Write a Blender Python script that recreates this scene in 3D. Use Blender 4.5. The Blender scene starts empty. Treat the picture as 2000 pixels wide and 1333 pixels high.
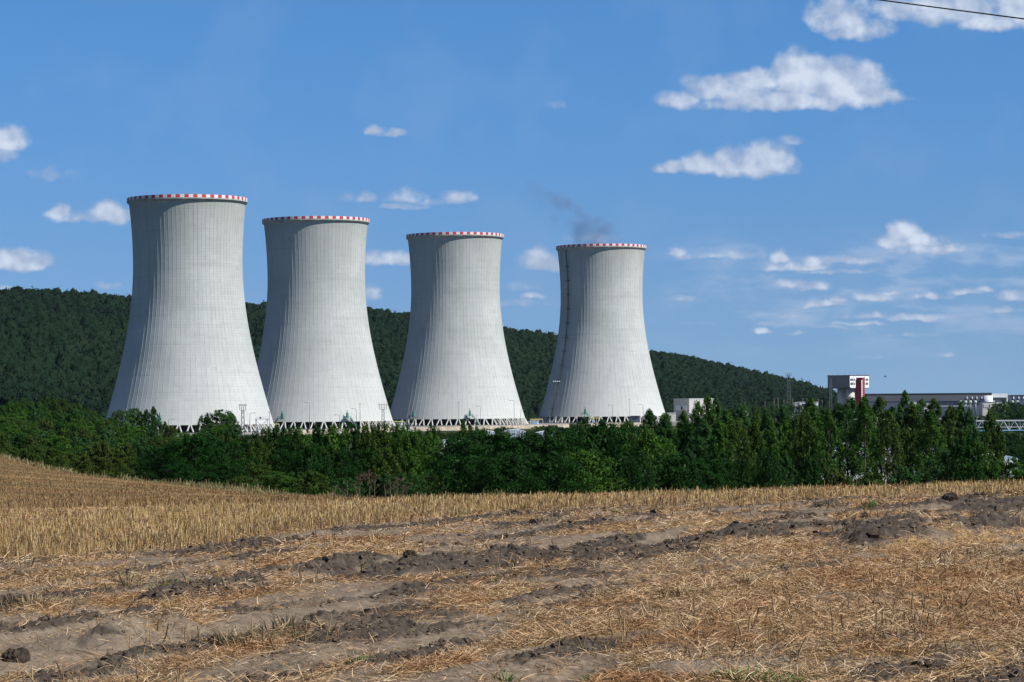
import bpy, math, random
import numpy as np
from mathutils import Vector, Matrix
R = math.radians
scene = bpy.context.scene
COL = scene.collection
random.seed(7)
rng = np.random.default_rng(11)
# ------------------------------------------------------------------ camera
F, S, HY = 5200.0, 0.00785, 785.0          # focal length in photo pixels, roll, horizon row
cam = bpy.data.objects.new("camera", bpy.data.cameras.new("camera"))
COL.objects.link(cam); scene.camera = cam
cam.data.sensor_width = 36.0
cam.data.lens = F / 2000 * 36.0
cam.data.shift_y = (HY - 666.5) / 2000
cam.data.clip_start = 0.5; cam.data.clip_end = 40000
cam.matrix_world = Matrix.Rotation(R(90), 4, 'X') @ Matrix.Rotation(-S, 4, 'Z')
def P(px, py, d):
    """the point at depth d (m) seen at a place of the photograph"""
    return Vector((((px-1000)-(py-HY)*S)/F*d, d, -((py-HY)+(px-1000)*S)/F*d))
# ------------------------------------------------------------------ sun, sky, exposure
SUN_EL, SUN_BR = 47.0, 117.0               # elevation, bearing clockwise from +Y
sv = Vector((math.sin(R(SUN_BR))*math.cos(R(SUN_EL)), math.cos(R(SUN_BR))*math.cos(R(SUN_EL)), math.sin(R(SUN_EL))))
sun = bpy.data.objects.new("sun", bpy.data.lights.new("sun", 'SUN'))
COL.objects.link(sun); sun.data.energy = 5.0; sun.data.angle = R(0.53); sun.data.color = (1.0, 0.965, 0.91)
sun.rotation_euler = sv.to_track_quat('Z', 'Y').to_euler(); sun.location = (60, -60, 80)
SKY_STRENGTH = 0.068
scene.view_settings.view_transform = 'Standard'; scene.view_settings.look = 'None'
scene.view_settings.exposure = 0.35; scene.view_settings.gamma = 1.0
scene.cycles.max_bounces = 6; scene.cycles.volume_bounces = 2
scene.cycles.transparent_max_bounces = 16
CLOUDS = [  # centre, half width, rise, strength (direction of the cloud in the sky)
 (1325,196,46,24,.8),(1420,180,90,36,.85),(1480,160,70,30,.95),(1562,150,62,56,1.25),(1640,165,90,52,1.15),(1700,188,60,26,.9),(1540,200,170,24,.9),
 (1318,327,40,16,.8),(1380,325,60,25,.85),(1430,322,60,36,.85),(1490,318,60,44,.95),(1525,330,30,25,.7),(1535,276,28,12,.45),
 (1640,35,60,50,.7),(1680,62,60,30,.8),(1760,12,110,26,.65),(1850,20,130,44,.85),(1930,45,60,28,.95),(1990,15,60,60,.9),
 (8,275,46,34,.95),(-10,300,40,30,.6),(25,512,60,30,1.05),(60,518,26,16,.8),(110,342,42,16,.28),(112,415,27,18,.75),(165,424,60,14,.55),(215,420,52,28,.9),(205,560,26,9,.45),(0,562,22,8,.45),
 (735,256,20,13,.75),(762,262,32,9,.6),(1083,208,20,10,.25),(705,388,38,13,.42),(800,386,42,17,.5),(785,404,50,8,.5),(895,388,34,17,.68),(850,395,40,10,.4),
 (765,508,48,20,.8),(725,575,20,20,.55),(1050,512,40,26,.75),(1090,520,30,18,.6),(1000,560,40,12,.3),(1040,579,22,7,.5),(1020,592,60,10,.28),
 (1150,466,60,12,.3),(1764,456,36,26,1.1),(1738,472,30,22,.95),(1792,474,46,22,.9),(1812,488,90,14,.75),(1850,489,45,8,.5),(1320,492,18,13,.6),(1365,500,45,9,.42),(1440,499,50,12,.45),
 (1518,503,24,17,.85),(1550,522,70,12,.65),(1592,512,18,15,.75),(1630,512,50,11,.6),(1697,512,24,11,.5),(1640,532,70,5,.5),
 (1540,557,48,12,.6),(1593,560,33,14,.7),(1336,583,24,9,.5),(1600,594,36,9,.75),(1634,588,22,7,.8),(1573,597,11,6,.7),
 (1718,582,42,13,.78),(1735,574,22,7,.8),(1813,579,42,9,.6),(1892,570,45,9,.62),(1924,566,24,8,.85),(1975,580,35,14,.6),
 (1540,617,24,8,.42),(1694,619,48,8,.5),(1683,632,60,5,.5),(1795,621,55,10,.65),(1964,607,38,8,.55),
 (1486,650,16,9,.6),(1557,652,22,7,.42),(1514,633,40,6,.3),(1712,696,30,5,.26),(1841,692,32,6,.3),(1975,643,26,7,.36),(1964,460,38,9,.4),(1360,632,34,6,.28),(1620,640,40,5,.3),(1780,655,50,5,.25)]
def make_world():
    w = bpy.data.worlds.new("World"); scene.world = w; w.use_nodes = True
    nt = w.node_tree; N = nt.nodes; L = nt.links; N.clear()
    def nd(t, **k):
        n = N.new(t)
        for a, b in k.items(): setattr(n, a, b)
        return n
    def val(n, i, v):
        if hasattr(v, 'is_output'): L.new(v, n.inputs[i])
        else: n.inputs[i].default_value = v
    def m(op, a, b=0.0, c=0.0, clamp=False):
        n = nd('ShaderNodeMath', operation=op, use_clamp=clamp); val(n,0,a); val(n,1,b); val(n,2,c); return n.outputs[0]
    def vm(op, a, b=(0,0,0), c=(0,0,0)):
        n = nd('ShaderNodeVectorMath', operation=op); val(n,0,a); val(n,1,b)
        if op == 'MULTIPLY_ADD': val(n,2,c)
        return n.outputs['Value'] if op == 'DOT_PRODUCT' else n.outputs[0]
    def mix(f, a, b):
        n = nd('ShaderNodeMix', data_type='RGBA'); val(n,0,f); val(n,6,a); val(n,7,b); return n.outputs[2]
    def smooth(x, a, b):
        n = nd('ShaderNodeMapRange', interpolation_type='SMOOTHSTEP'); val(n,0,x); n.inputs[1].default_value=a; n.inputs[2].default_value=b; return n.outputs[0]
    tc = nd('ShaderNodeTexCoord').outputs['Generated']
    sep = nd('ShaderNodeSeparateXYZ'); L.new(tc, sep.inputs[0]); X, Y, Z = sep.outputs
    sky = nd('ShaderNodeTexSky', sky_type='NISHITA'); sky.sun_disc = False
    sky.sun_elevation = R(SUN_EL); sky.sun_rotation = R(SUN_BR); sky.altitude = 250
    sky.air_density = 1.0; sky.dust_density = 0.15; sky.ozone_density = 1.6
    # the low sky of a clear dry day stays blue: look a little higher into the model
    up = vm('NORMALIZE', vm('ADD', tc, (0,0,0.10)))
    L.new(up, sky.inputs[0])
    tint = mix(smooth(Z, -.01, .15), SKY_LOW, SKY_HIGH)
    tint = mix(smooth(Z, .16, .55), tint, SKY_ZENITH)
    skyc = vm('MULTIPLY', sky.outputs[0], tint)
    ys = m('MAXIMUM', Y, 0.05)
    u = m('MULTIPLY_ADD', m('DIVIDE', X, ys), 52.0, 10.0)      # hundredths of the picture's unit
    v = m('MULTIPLY_ADD', m('DIVIDE', Z, ys), -52.0, 7.85)
    cmb = nd('ShaderNodeCombineXYZ'); L.new(u, cmb.inputs[0]); L.new(v, cmb.inputs[1]); p0 = cmb.outputs[0]
    def noise(vec, sc, det, rough=0.55, off=0.0):
        n = nd('ShaderNodeTexNoise'); n.noise_dimensions = '2D'
        vv = vm('MULTIPLY_ADD', vec, (1,1,1), (off,off*.7,0)); L.new(vv, n.inputs['Vector'])
        n.inputs['Scale'].default_value = sc; n.inputs['Detail'].default_value = det; n.inputs['Roughness'].default_value = rough
        return n
    n1 = noise(p0, 1.7, 5, .52); w1 = vm('SUBTRACT', n1.outputs['Color'], (.5,.5,.5))
    p = vm('MULTIPLY_ADD', w1, (.46,.20,0), p0)
    f = None
    for cx, cy, hw, hh, st in CLOUDS:
        cy2 = (cy + (cx-1000)*S)/100; cx2 = (cx-(cy-HY)*S)/100
        a = 100/(hw*1.28); b = 100/(hh*1.25)
        d = vm('MULTIPLY', vm('SUBTRACT', p, (cx2, cy2+hh*.10/100, 0)), (a, b*1.9, 0))
        e = vm('MAXIMUM', d, vm('MULTIPLY', d, (-1,-.53,0)))
        g = m('MULTIPLY_ADD', vm('DOT_PRODUCT', e, e), -st, st)
        f = g if f is None else m('MAXIMUM', f, g)
    nf = noise(p0, 2.6, 6, .52, 3.1).outputs['Fac']
    nfs = noise(p0, 1.9, 3, .45, 3.1).outputs['Fac']; nf2 = noise(vm('ADD', p0, (.08,-.15,0)), 1.9, 3, .45, 3.1).outputs['Fac']
    dens = m('ADD', f, m('MULTIPLY', m('SUBTRACT', nf, .5), 1.15))
    alpha = m('MULTIPLY', smooth(dens, -.05, 0.76), m('GREATER_THAN', Y, 0.05))
    alpha = m('MULTIPLY', alpha, 0.93)
    relief = m('ADD', m('MULTIPLY', m('SUBTRACT', nfs, nf2), 2.2), m('MULTIPLY', m('SUBTRACT', nf, .5), .6))
    br = m('ADD', m('MULTIPLY_ADD', f, .95, -.30), relief, clamp=True)
    ccol = mix(br, CLOUD_DARK, CLOUD_LIGHT)
    thin = mix(m('MULTIPLY', smooth(noise(p0,.55,3,.5,9).outputs['Fac'], .45, .8), .10), skyc, CLOUD_DARK)
    pv = nd('ShaderNodeVectorMath', operation='MULTIPLY'); L.new(p, pv.inputs[0]); pv.inputs[1].default_value = (.55, 2.0, 0)
    veil = m('MULTIPLY', smooth(noise(pv.outputs[0], 1.0, 6, .55, 5.0).outputs['Fac'], .44, .72), m('MULTIPLY', smooth(u, 12.0, 14.8), m('MULTIPLY', smooth(v, 4.4, 5.2), smooth(v, 7.3, 6.0))))
    thin = mix(m('MULTIPLY', veil, .42), thin, CLOUD_MID)
    final = mix(alpha, thin, ccol)
    bg = nd('ShaderNodeBackground'); L.new(final, bg.inputs[0]); bg.inputs[1].default_value = SKY_STRENGTH
    out = nd('ShaderNodeOutputWorld'); L.new(bg.outputs[0], out.inputs[0])
SKY_LOW = (.73, .89, 1.14, 1); SKY_HIGH = (.55, 1.02, 1.46, 1); SKY_ZENITH = (.30, .42, .62, 1)
CLOUD_MID = (6.0, 7.0, 8.9, 1); CLOUD_DARK = (4.4, 5.5, 7.6, 1); CLOUD_LIGHT = (7.9, 8.8, 10.3, 1)
make_world()
# ------------------------------------------------------------------ tools
def tag(o, label=None, cat=None, group=None, kind=None):
    for k, v in (('label',label),('category',cat),('group',group),('kind',kind)):
        if v: o[k] = v
    return o
def empty(name, loc=(0,0,0), rz=0.0, **k):
    o = bpy.data.objects.new(name, None); COL.objects.link(o); o.location = loc; o.rotation_euler = (0,0,rz)
    o.empty_display_size = .5
    return tag(o, **k)
def link(name, me, parent=None, loc=None, **k):
    o = bpy.data.objects.new(name, me); COL.objects.link(o)
    if parent: o.parent = parent
    if loc is not None: o.location = loc
    return tag(o, **k)
def mesh_np(name, V, Fc, mats=(), midx=None, smooth=False):
    me = bpy.data.meshes.new(name); V = np.asarray(V, np.float32); Fc = np.asarray(Fc, np.int32)
    k = Fc.shape[1]; me.vertices.add(len(V)); me.vertices.foreach_set('co', V.ravel())
    me.loops.add(Fc.size); me.loops.foreach_set('vertex_index', Fc.ravel())
    me.polygons.add(len(Fc)); me.polygons.foreach_set('loop_start', np.arange(0, Fc.size, k, dtype=np.int32))
    if midx is not None: me.polygons.foreach_set('material_index', np.asarray(midx, np.int32))
    me.polygons.foreach_set('use_smooth', np.full(len(Fc), smooth))
    for m_ in (mats if isinstance(mats, (list, tuple)) else [mats]): me.materials.append(m_)
    me.update(calc_edges=True); me.validate()
    return me
def vcol(me, name, A):
    at = me.attributes.new(name, 'FLOAT_COLOR', 'POINT'); A4 = np.ones((len(A),4), np.float32); A4[:, :A.shape[1]] = A
    at.data.foreach_set('color', A4.ravel())
class MB:
    def __init__(s): s.v, s.f, s.m = [], [], []
    def add(s, vs, fs, mi=0):
        b = len(s.v); s.v += [tuple(v) for v in vs]; s.f += [[b+i for i in f] for f in fs]; s.m += [mi]*len(fs); return s
    def box(s, c, d, rz=0.0, mi=0):
        x, y, z = d[0]/2, d[1]/2, d[2]/2; ca, sa = math.cos(rz), math.sin(rz)
        vs = [(c[0]+a*x*ca-b*y*sa, c[1]+a*x*sa+b*y*ca, c[2]+e*z) for e in (-1,1) for a, b in ((-1,-1),(1,-1),(1,1),(-1,1))]
        return s.add(vs, [(3,2,1,0),(4,5,6,7),(0,1,5,4),(1,2,6,5),(2,3,7,6),(3,0,4,7)], mi)
    def tube(s, pts, rad, n=6, mi=0, cap=True):
        pts = [Vector(p) for p in pts]; rad = rad if isinstance(rad, (list, tuple)) else [rad]*len(pts); rings = []
        b0 = len(s.v)
        for i, p in enumerate(pts):
            t = (pts[min(i+1,len(pts)-1)]-pts[max(i-1,0)]).normalized()
            a = t.cross(Vector((0,0,1)) if abs(t.z) < .9 else Vector((1,0,0))).normalized(); b = t.cross(a)
            s.v += [tuple(p+(a*math.cos(2*math.pi*k/n)+b*math.sin(2*math.pi*k/n))*rad[i]) for k in range(n)]
        for i in range(len(pts)-1):
            for k in range(n):
                q = [b0+i*n+k, b0+i*n+(k+1)%n, b0+(i+1)*n+(k+1)%n, b0+(i+1)*n+k]; s.f.append(q); s.m.append(mi)
        if cap:
            s.f.append([b0+k for k in range(n)][::-1]); s.m.append(mi)
            s.f.append([b0+(len(pts)-1)*n+k for k in range(n)]); s.m.append(mi)
        return s
    def me(s, name, mats, smooth=False):
        me = bpy.data.meshes.new(name); me.from_pydata(s.v, [], s.f)
        for m_ in (mats if isinstance(mats, (list, tuple)) else [mats]): me.materials.append(m_)
        me.polygons.foreach_set('material_index', s.m); me.polygons.foreach_set('use_smooth', [smooth]*len(s.f))
        me.update(); return me
    def obj(s, name, mats, parent=None, smooth=False, **k): return link(name, s.me(name, mats, smooth), parent, **k)
# lattice value noise
_T = rng.random((256,256)).astype(np.float32)
def vnoise(x, y):
    xi = np.floor(x).astype(int); yi = np.floor(y).astype(int); fx = x-xi; fy = y-yi
    fx = fx*fx*(3-2*fx); fy = fy*fy*(3-2*fy)
    g = lambda a, b: _T[a & 255, b & 255]
    return (g(xi,yi)*(1-fx)+g(xi+1,yi)*fx)*(1-fy)+(g(xi,yi+1)*(1-fx)+g(xi+1,yi+1)*fx)*fy
def fbm(x, y, o=4, g=.5):
    s = 0; a = 1; t = 0
    for i in range(o):
        s = s+a*vnoise(x*2**i+17.3*i, y*2**i+41.7*i); t += a; a *= g
    return s/t
def cells(x, y, seed=0):
    """distance to the nearest jittered point, and that point's random number"""
    xi = np.floor(x).astype(int); yi = np.floor(y).astype(int); best = np.full(x.shape, 9.0); rid = np.zeros(x.shape)
    for a in (-1,0,1):
        for b in (-1,0,1):
            cx, cy = xi+a, yi+b
            dx = cx+_T[(cx+seed)&255, cy&255]-x; dy = cy+_T[cx&255, (cy+91+seed)&255]-y
            d = np.sqrt(dx*dx+dy*dy); k = d < best; best = np.where(k, d, best); rid = np.where(k, _T[(cx+33)&255, (cy+7)&255], rid)
    return best, rid
# ------------------------------------------------------------------ materials
class MT:
    def __init__(s, name, col=(.5,.5,.5), rough=.8, spec=.3, metal=0.0):
        s.m = bpy.data.materials.new(name); s.m.use_nodes = True; s.nt = s.m.node_tree; s.N = s.nt.nodes; s.L = s.nt.links
        s.b = s.N['Principled BSDF']; s.b.inputs['Base Color'].default_value = (*col,1); s.b.inputs['Roughness'].default_value = rough
        s.b.inputs['Specular IOR Level'].default_value = spec; s.b.inputs['Metallic'].default_value = metal
    def n(s, t, **k):
        x = s.N.new(t)
        for a, b in k.items(): setattr(x, a, b)
        return x
    def put(s, sock, v):
        if hasattr(v, 'is_output'): s.L.new(v, sock)
        else: sock.default_value = v
    def mix(s, f, a, b, mode='MIX'):
        x = s.n('ShaderNodeMix', data_type='RGBA', blend_type=mode); s.put(x.inputs[0], f)
        s.put(x.inputs[6], a if hasattr(a,'is_output') or len(a)==4 else (*a,1)); s.put(x.inputs[7], b if hasattr(b,'is_output') or len(b)==4 else (*b,1)); return x.outputs[2]
    def math(s, op, a, b=0.0, c=0.0, clamp=False):
        x = s.n('ShaderNodeMath', operation=op, use_clamp=clamp); s.put(x.inputs[0],a); s.put(x.inputs[1],b); s.put(x.inputs[2],c); return x.outputs[0]
    def noise(s, sc=1, det=4, rough=.55, scale=(1,1,1), coord='Object', col=False, own=False):
        tc = s.n('ShaderNodeTexCoord'); mp = s.n('ShaderNodeMapping'); mp.inputs['Scale'].default_value = scale
        s.L.new(tc.outputs[coord], mp.inputs[0])
        if own:
            oi = s.n('ShaderNodeObjectInfo'); s.L.new(s.math('MULTIPLY', oi.outputs['Random'], 300.0), mp.inputs['Location'])
        x = s.n('ShaderNodeTexNoise'); s.L.new(mp.outputs[0], x.inputs['Vector'])
        x.inputs['Scale'].default_value = sc; x.inputs['Detail'].default_value = det; x.inputs['Roughness'].default_value = rough
        return x.outputs['Color' if col else 'Fac']
    def ss(s, x, a, b, lo=0.0, hi=1.0):
        r = s.n('ShaderNodeMapRange', interpolation_type='SMOOTHSTEP'); s.put(r.inputs[0], x)
        for i, v in enumerate((a,b,lo,hi)): r.inputs[i+1].default_value = v
        return r.outputs[0]
    def color(s, v): s.put(s.b.inputs['Base Color'], v)
    def bump(s, h, st=.3, dist=.1):
        b = s.n('ShaderNodeBump'); b.inputs['Strength'].default_value = st; b.inputs['Distance'].default_value = dist
        s.put(b.inputs['Height'], h); s.L.new(b.outputs[0], s.b.inputs['Normal'])
def plain(name, col, rough=.7, var=.25, sc=1.0, metal=0.0):
    t = MT(name, col, rough, metal=metal); nz = t.noise(sc, 4)
    t.color(t.mix(t.ss(nz,.3,.75), [c*(1-var) for c in col], [min(1,c*(1+var)) for c in col])); return t.m
def leaf_mat(name, c1, c2, c3, trans=.25):
    t = MT(name, c1, .6, .12)
    geo = t.n('ShaderNodeNewGeometry'); oi = t.n('ShaderNodeObjectInfo')
    a = t.mix(geo.outputs['Random Per Island'], c1, c2)
    a = t.mix(t.math('MULTIPLY', oi.outputs['Random'], .75), a, c3)
    nz = t.noise(.5, 3)
    a = t.mix(t.ss(nz,.35,.7,.0,.55), a, t.mix(.5, c2, c3))
    t.color(a)
    tr = t.n('ShaderNodeBsdfTranslucent'); t.L.new(a, tr.inputs[0])
    mx = t.n('ShaderNodeMixShader'); mx.inputs[0].default_value = trans
    t.L.new(t.b.outputs[0], mx.inputs[1]); t.L.new(tr.outputs[0], mx.inputs[2])
    t.L.new(mx.outputs[0], t.N['Material Output'].inputs[0]); return t.m
M = {}
M['steel'] = plain('galvanised_steel', (.13,.14,.155), .5)
M['dark_steel'] = plain('dark_steel', (.05,.055,.065), .6)
M['white'] = plain('white_paint', (.74,.75,.76), .5, .08, .3)
M['white_sheet'] = plain('white_sheet', (.72,.75,.80), .5, .10, .4)
M['grey_wall'] = plain('grey_render', (.50,.49,.47), .8, .10, .3)
M['beige'] = plain('beige_render', (.47,.455,.43), .8, .10, .3)
M['hall_grey'] = plain('grey_cladding', (.085,.09,.105), .6, .15, .05)  # grey with the shade of the long hall's front put in
M['hall_blue'] = plain('blue_grey_cladding', (.065,.085,.125), .6, .12, .05)
M['glass'] = plain('dark_glass', (.035,.045,.06), .25)
M['red'] = plain('red_render', (.26,.035,.045), .7, .12, .4)
M['teal'] = plain('teal_paint', (.06,.20,.18), .6)
M['blue_steel'] = plain('light_blue_paint', (.20,.42,.55), .5)
M['yellow'] = plain('yellow_paint', (.62,.55,.20), .6)
M['lamp'] = plain('lamp_glass', (.8,.82,.85), .3, .05)
M['bark'] = plain('bark', (.10,.08,.06), .9, .3, 3)
M['green_cap'] = plain('pale_green_paint', (.42,.50,.42), .6)
M['rim_red'] = plain('rim_red', (.52,.055,.065), .6, .12, .4)
M['rim_white'] = plain('rim_white', (.70,.70,.70), .6, .06, .4)
M['leaf_poplar'] = leaf_mat('leaf_poplar', (.020,.064,.008), (.058,.140,.012), (.034,.086,.011))
M['leaf_dark'] = leaf_mat('leaf_dark', (.005,.027,.003), (.013,.062,.005), (.008,.034,.004))  # dark acacia green; on the belt skirt it paints in understorey shade
M['leaf_olive'] = leaf_mat('leaf_olive', (.022,.056,.007), (.056,.098,.012), (.036,.070,.010))
M['leaf_cool'] = leaf_mat('leaf_cool', (.015,.056,.011), (.042,.108,.024), (.026,.070,.016))
M['leaf_scrub'] = leaf_mat('leaf_scrub', (.026,.058,.007), (.066,.100,.012), (.040,.066,.010))

# ------------------------------------------------------------------ the lie of the land
def pz(px, py, d): return P(px, py, d).z
_cols = [-900, 0, 250, 480, 640, 800, 1000, 1500, 2000, 2900]
_D = np.array([0, 50, 60, 80, 120, 150, 180, 240, 300, 500, 900, 1300, 1500, 2000, 12000.])
def near_plane(px, d): return -1.77+.022*((px-1000)/F*d)
_far = {
 -900: [pz(-900,975,60)-.2, -2.6, -3.2, -3.6, -4.0, -4.4, -6.0, -8.5, -12, -14, -15, -15.5, -16.5],
 0:    [pz(0,987,60), pz(0,973,80), pz(0,947,120), pz(0,931,150), pz(0,915,180), pz(0,893,240), -7.0, -9.5, -12.5, -15, -15.5, -15.5, -16.5],
 250:  [pz(250,986,60), pz(250,975,80), pz(250,959,120), pz(250,949,150), pz(250,940,180), -7.6, -8.6, -11.5, -13.5, -15.8, -16.2, -16, -17],
 480:  [pz(480,982,60), pz(480,976,80), pz(480,969,120), pz(480,965,150), pz(480,962,180), -8.8, -9.8, -12.5, -14.5, -16.6, -16.8, -17, -17],
 640:  [pz(640,978,60), pz(640,975,80), pz(640,972,120), pz(640,971,150), -7.0, -9.3, -10.5, -13.0, -15, -16.8, -17, -17, -17],
 800:  [pz(800,978,60), pz(800,982,80), -4.9, -6.2, -7.6, -9.6, -11.2, -13.3, -15.2, -16.8, -17, -17, -17],
 1000: [-2.2, -3.4, -5.4, -6.8, -8.2, -10.2, -11.8, -13.6, -15.4, -16.8, -17, -17, -17],
 1500: [-2.2, -3.5, -6.0, -7.6, -9.0, -11.0, -12.3, -14.0, -15.6, -16.8, -17, -17, -17],
 2000: [-2.1, -3.5, -6.0, -7.8, -9.4, -11.2, -12.5, -14.2, -15.6, -16.8, -17, -17, -17],
 2900: [-2.1, -3.5, -6.0, -7.8, -9.4, -11.2, -12.5, -14.2, -15.6, -16.8, -17, -17, -17]}
_Z = np.array([[ -1.77, near_plane(c,50)]+_far[c] for c in _cols])
_U = np.array([(c-1000)/F for c in _cols])
def base_z(x, y):
    x = np.asarray(x, float); y = np.maximum(np.asarray(y, float), .5); u = np.clip(x/y, _U[0], _U[-1]); d = np.clip(y, 0, 11999)
    i = np.clip(np.searchsorted(_U, u, 'right')-1, 0, len(_U)-2); j = np.clip(np.searchsorted(_D, d, 'right')-1, 0, len(_D)-2)
    fu = (u-_U[i])/(_U[i+1]-_U[i]); fd = (d-_D[j])/(_D[j+1]-_D[j])
    return (_Z[i,j]*(1-fu)+_Z[i+1,j]*fu)*(1-fd)+(_Z[i,j+1]*(1-fu)+_Z[i+1,j+1]*fu)*fd
def on_field(px, py):
    """depth at which the near field is seen at a place of the photograph"""
    lo, hi = 8.0, 62.0
    for _ in range(40):
        mid = (lo+hi)/2; p = P(px, py, mid)
        if p.z < float(base_z(p.x, p.y)): hi = mid
        else: lo = mid
    return P(px, py, lo)
# wheel ruts and thrown up ridges of soil in the near field: (places, half width m, height m, darkness of the turned soil)
RIDGES = [([(1150,1072),(1230,1052),(1330,1042),(1460,1046)],.38,.15,1.0),([(1440,1048),(1560,1030),(1700,1034),(1780,1020)],.42,.14,.95),
 ([(1700,1002),(1850,994),(2000,988),(2200,980)],.45,.18,.9),([(1690,1078),(1800,1068),(1880,1046),(2000,1036),(2200,1024)],.45,.34,1.0),
 ([(350,1170),(450,1146),(560,1128),(620,1112),(720,1096)],.34,.19,1.0),([(780,1118),(850,1104),(960,1088),(1090,1084),(1160,1090),(1250,1078),(1360,1060),(1500,1052)],.40,.17,1.0),
 ([(-100,1262),(0,1244),(100,1226),(190,1212),(270,1190)],.26,.13,.75),([(250,1246),(330,1222),(390,1234)],.18,.12,.6),
 ([(60,1333),(200,1296),(300,1276),(420,1256),(620,1236)],.30,.07,.6),([(620,1216),(720,1226),(820,1216),(920,1202)],.30,.10,.45),
 ([(480,1333),(640,1316),(760,1290),(860,1268),(1000,1238),(1120,1218)],.26,.09,.8),([(950,1330),(1080,1294),(1200,1286),(1300,1300)],.30,.09,.6),
 ([(1340,1310),(1500,1276),(1620,1262),(1780,1256)],.24,.08,.55),([(800,1160),(900,1150),(1050,1132),(1200,1110)],.22,.07,.55),
 ([(380,1078),(560,1052),(700,1036),(850,1022),(1000,1012),(1140,1010)],.30,.07,.85),([(1160,1010),(1300,1012),(1420,1004),(1560,1000)],.35,.06,.6),
 ([(980,1178),(1050,1164),(1160,1150),(1240,1132)],.20,.08,.7),([(1440,1150),(1520,1128),(1620,1112)],.22,.06,.55),([(1650,1150),(1760,1120),(1900,1110),(2000,1090)],.25,.06,.4),
 ([(200,1122),(330,1106),(470,1090),(640,1066)],.3,.05,.7)]
TRACKS = [([(-100,1318),(150,1306),(330,1322),(600,1300)],.35),([(-60,1262),(100,1262),(230,1262)],.4),([(360,1238),(480,1228),(620,1200),(700,1186)],.3),([(-100,1284),(120,1262),(330,1252),(560,1206),(760,1160),(1000,1140)],.42),([(420,1310),(620,1272),(800,1250),(1000,1222)],.42),
 ([(560,1180),(760,1132),(960,1110),(1200,1096)],.30),([(1150,1142),(1400,1120),(1640,1100),(2000,1074)],.34),([(100,1180),(300,1200),(520,1170)],.25),
 ([(1100,1310),(1300,1316),(1500,1296),(1700,1290)],.3)]
STUB_EDGE = [(-200,1100),(0,1092),(150,1084),(400,1058),(700,1022),(1000,996),(1400,982),(2000,962),(2300,954)]
def _world_line(pts): return [on_field(*p) for p in pts]
def seg_dist(x, y, line):
    best = np.full(x.shape, 1e9)
    for a, b in zip(line[:-1], line[1:]):
        dx, dy = b.x-a.x, b.y-a.y; t = np.clip(((x-a.x)*dx+(y-a.y)*dy)/(dx*dx+dy*dy), 0, 1)
        best = np.minimum(best, np.hypot(x-a.x-t*dx, y-a.y-t*dy))
    return best
RL = [(_world_line(p), w, h, dk) for p, w, h, dk in RIDGES]
TL = [(_world_line(p), w) for p, w in TRACKS]
_se = _world_line(STUB_EDGE); _se_u = np.array([p.x/p.y for p in _se]); _se_d = np.array([p.y for p in _se])
def near_detail(x, y):
    """height, dark soil, bare track, straw cover of the near field"""
    x = np.asarray(x, float); y = np.asarray(y, float)
    # coordinates along and across the wheel marks
    a = x*.45+y*.89; c = x*.89-y*.45
    wob = (fbm(x*.9, y*.9, 4)-.5)
    big = (fbm(c*1.3+3, a*.32, 4)-.5)
    dark = np.zeros(x.shape); h = big*.16+(fbm(x*3.1,y*3.1,4)-.5)*.05
    for line, w, hh, dk in RL:
        dd = seg_dist(x+wob*.7, y+wob*.7, line)
        k = np.exp(-(dd/(w*.8))**2)*(.55+.9*fbm(x*1.7+9, y*1.7, 3))
        h = h+hh*.52*k; dark = np.maximum(dark, dk*np.clip((k*(.55+.9*fbm(x*2.6+3,y*2.6,3))-.24)*2.2,0,1)*np.clip((fbm(c*.9+11,a*.55,4)-.36)*7,.12,1))
        h = h-.25*hh*np.exp(-((dd-w*1.5)/(w*.5))**2)
    bare = np.zeros(x.shape)
    for line, w in TL:
        dd = seg_dist(x+wob*.8, y+wob*.8, line); k = np.exp(-(dd/w)**4); bare = np.maximum(bare, k); h = h-.045*k
    # turned soil breaks into clods
    c1, r1 = cells(x*5.2, y*5.2); c2, r2 = cells(x*13., y*13., 5); c3, r3 = cells(x*27., y*27., 9)
    patch = np.clip((fbm(c*1.5+40, a*.40, 5, .6)-.535)*11, 0, 1)*.75
    px_ = 1000+x/np.maximum(y,.1)*F
    mound = np.clip((px_-1050)/350,0,1)*np.clip((31.0+(px_-1200)*.004-y)/3,0,1)*np.clip((y-17.6-(1500-px_)*.0012)/1.5,0,1)
    dark = np.clip(np.maximum(dark, patch*(1-.5*bare)*(1-.9*mound)), 0, 1)
    h = h+dark*((.5-c1)*.065*(.2+r1)+(.5-c2)*.075*(.2+r2)+(.5-c3)*.045*(.3+r3))
    h = h+(1-dark)*((.5-c3)*.010+(.5-c2)*.010*r2)
    seu = np.interp(x/np.maximum(y,.1), _se_u, _se_d)
    stub = np.clip((y-seu)/2.0+.5+(fbm(x*.6,y*.6,3)-.5)*2.2, 0, 1)
    dark = dark*(1-.8*stub); h = h*(1-.6*stub)-.055*stub
    straw = np.clip((fbm(c*1.9+7, a*.5+4, 5, .6)-.455)*7, 0, 1)
    straw = np.clip(np.maximum(straw*.85, mound*np.clip(1.9*fbm(c*1.2+2,a*.7,4,.6)-.22,.25,1))*(1-.92*np.clip(dark*1.3,0,1))*(1-.85*bare), 0, 1)
    h = h+mound*.05*fbm(x*2.2,y*2.2,4)
    fade = np.clip((66-y)/14, 0, 1)
    return h*fade, dark*fade, bare*fade, straw, stub
def ground_z(x, y):
    z = base_z(x, y); h = near_detail(np.atleast_1d(np.asarray(x,float)), np.atleast_1d(np.asarray(y,float)))[0]
    return z+(h if np.ndim(x) else float(h[0]))
def gz(x, y): return float(ground_z(float(x), float(y)))
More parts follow.
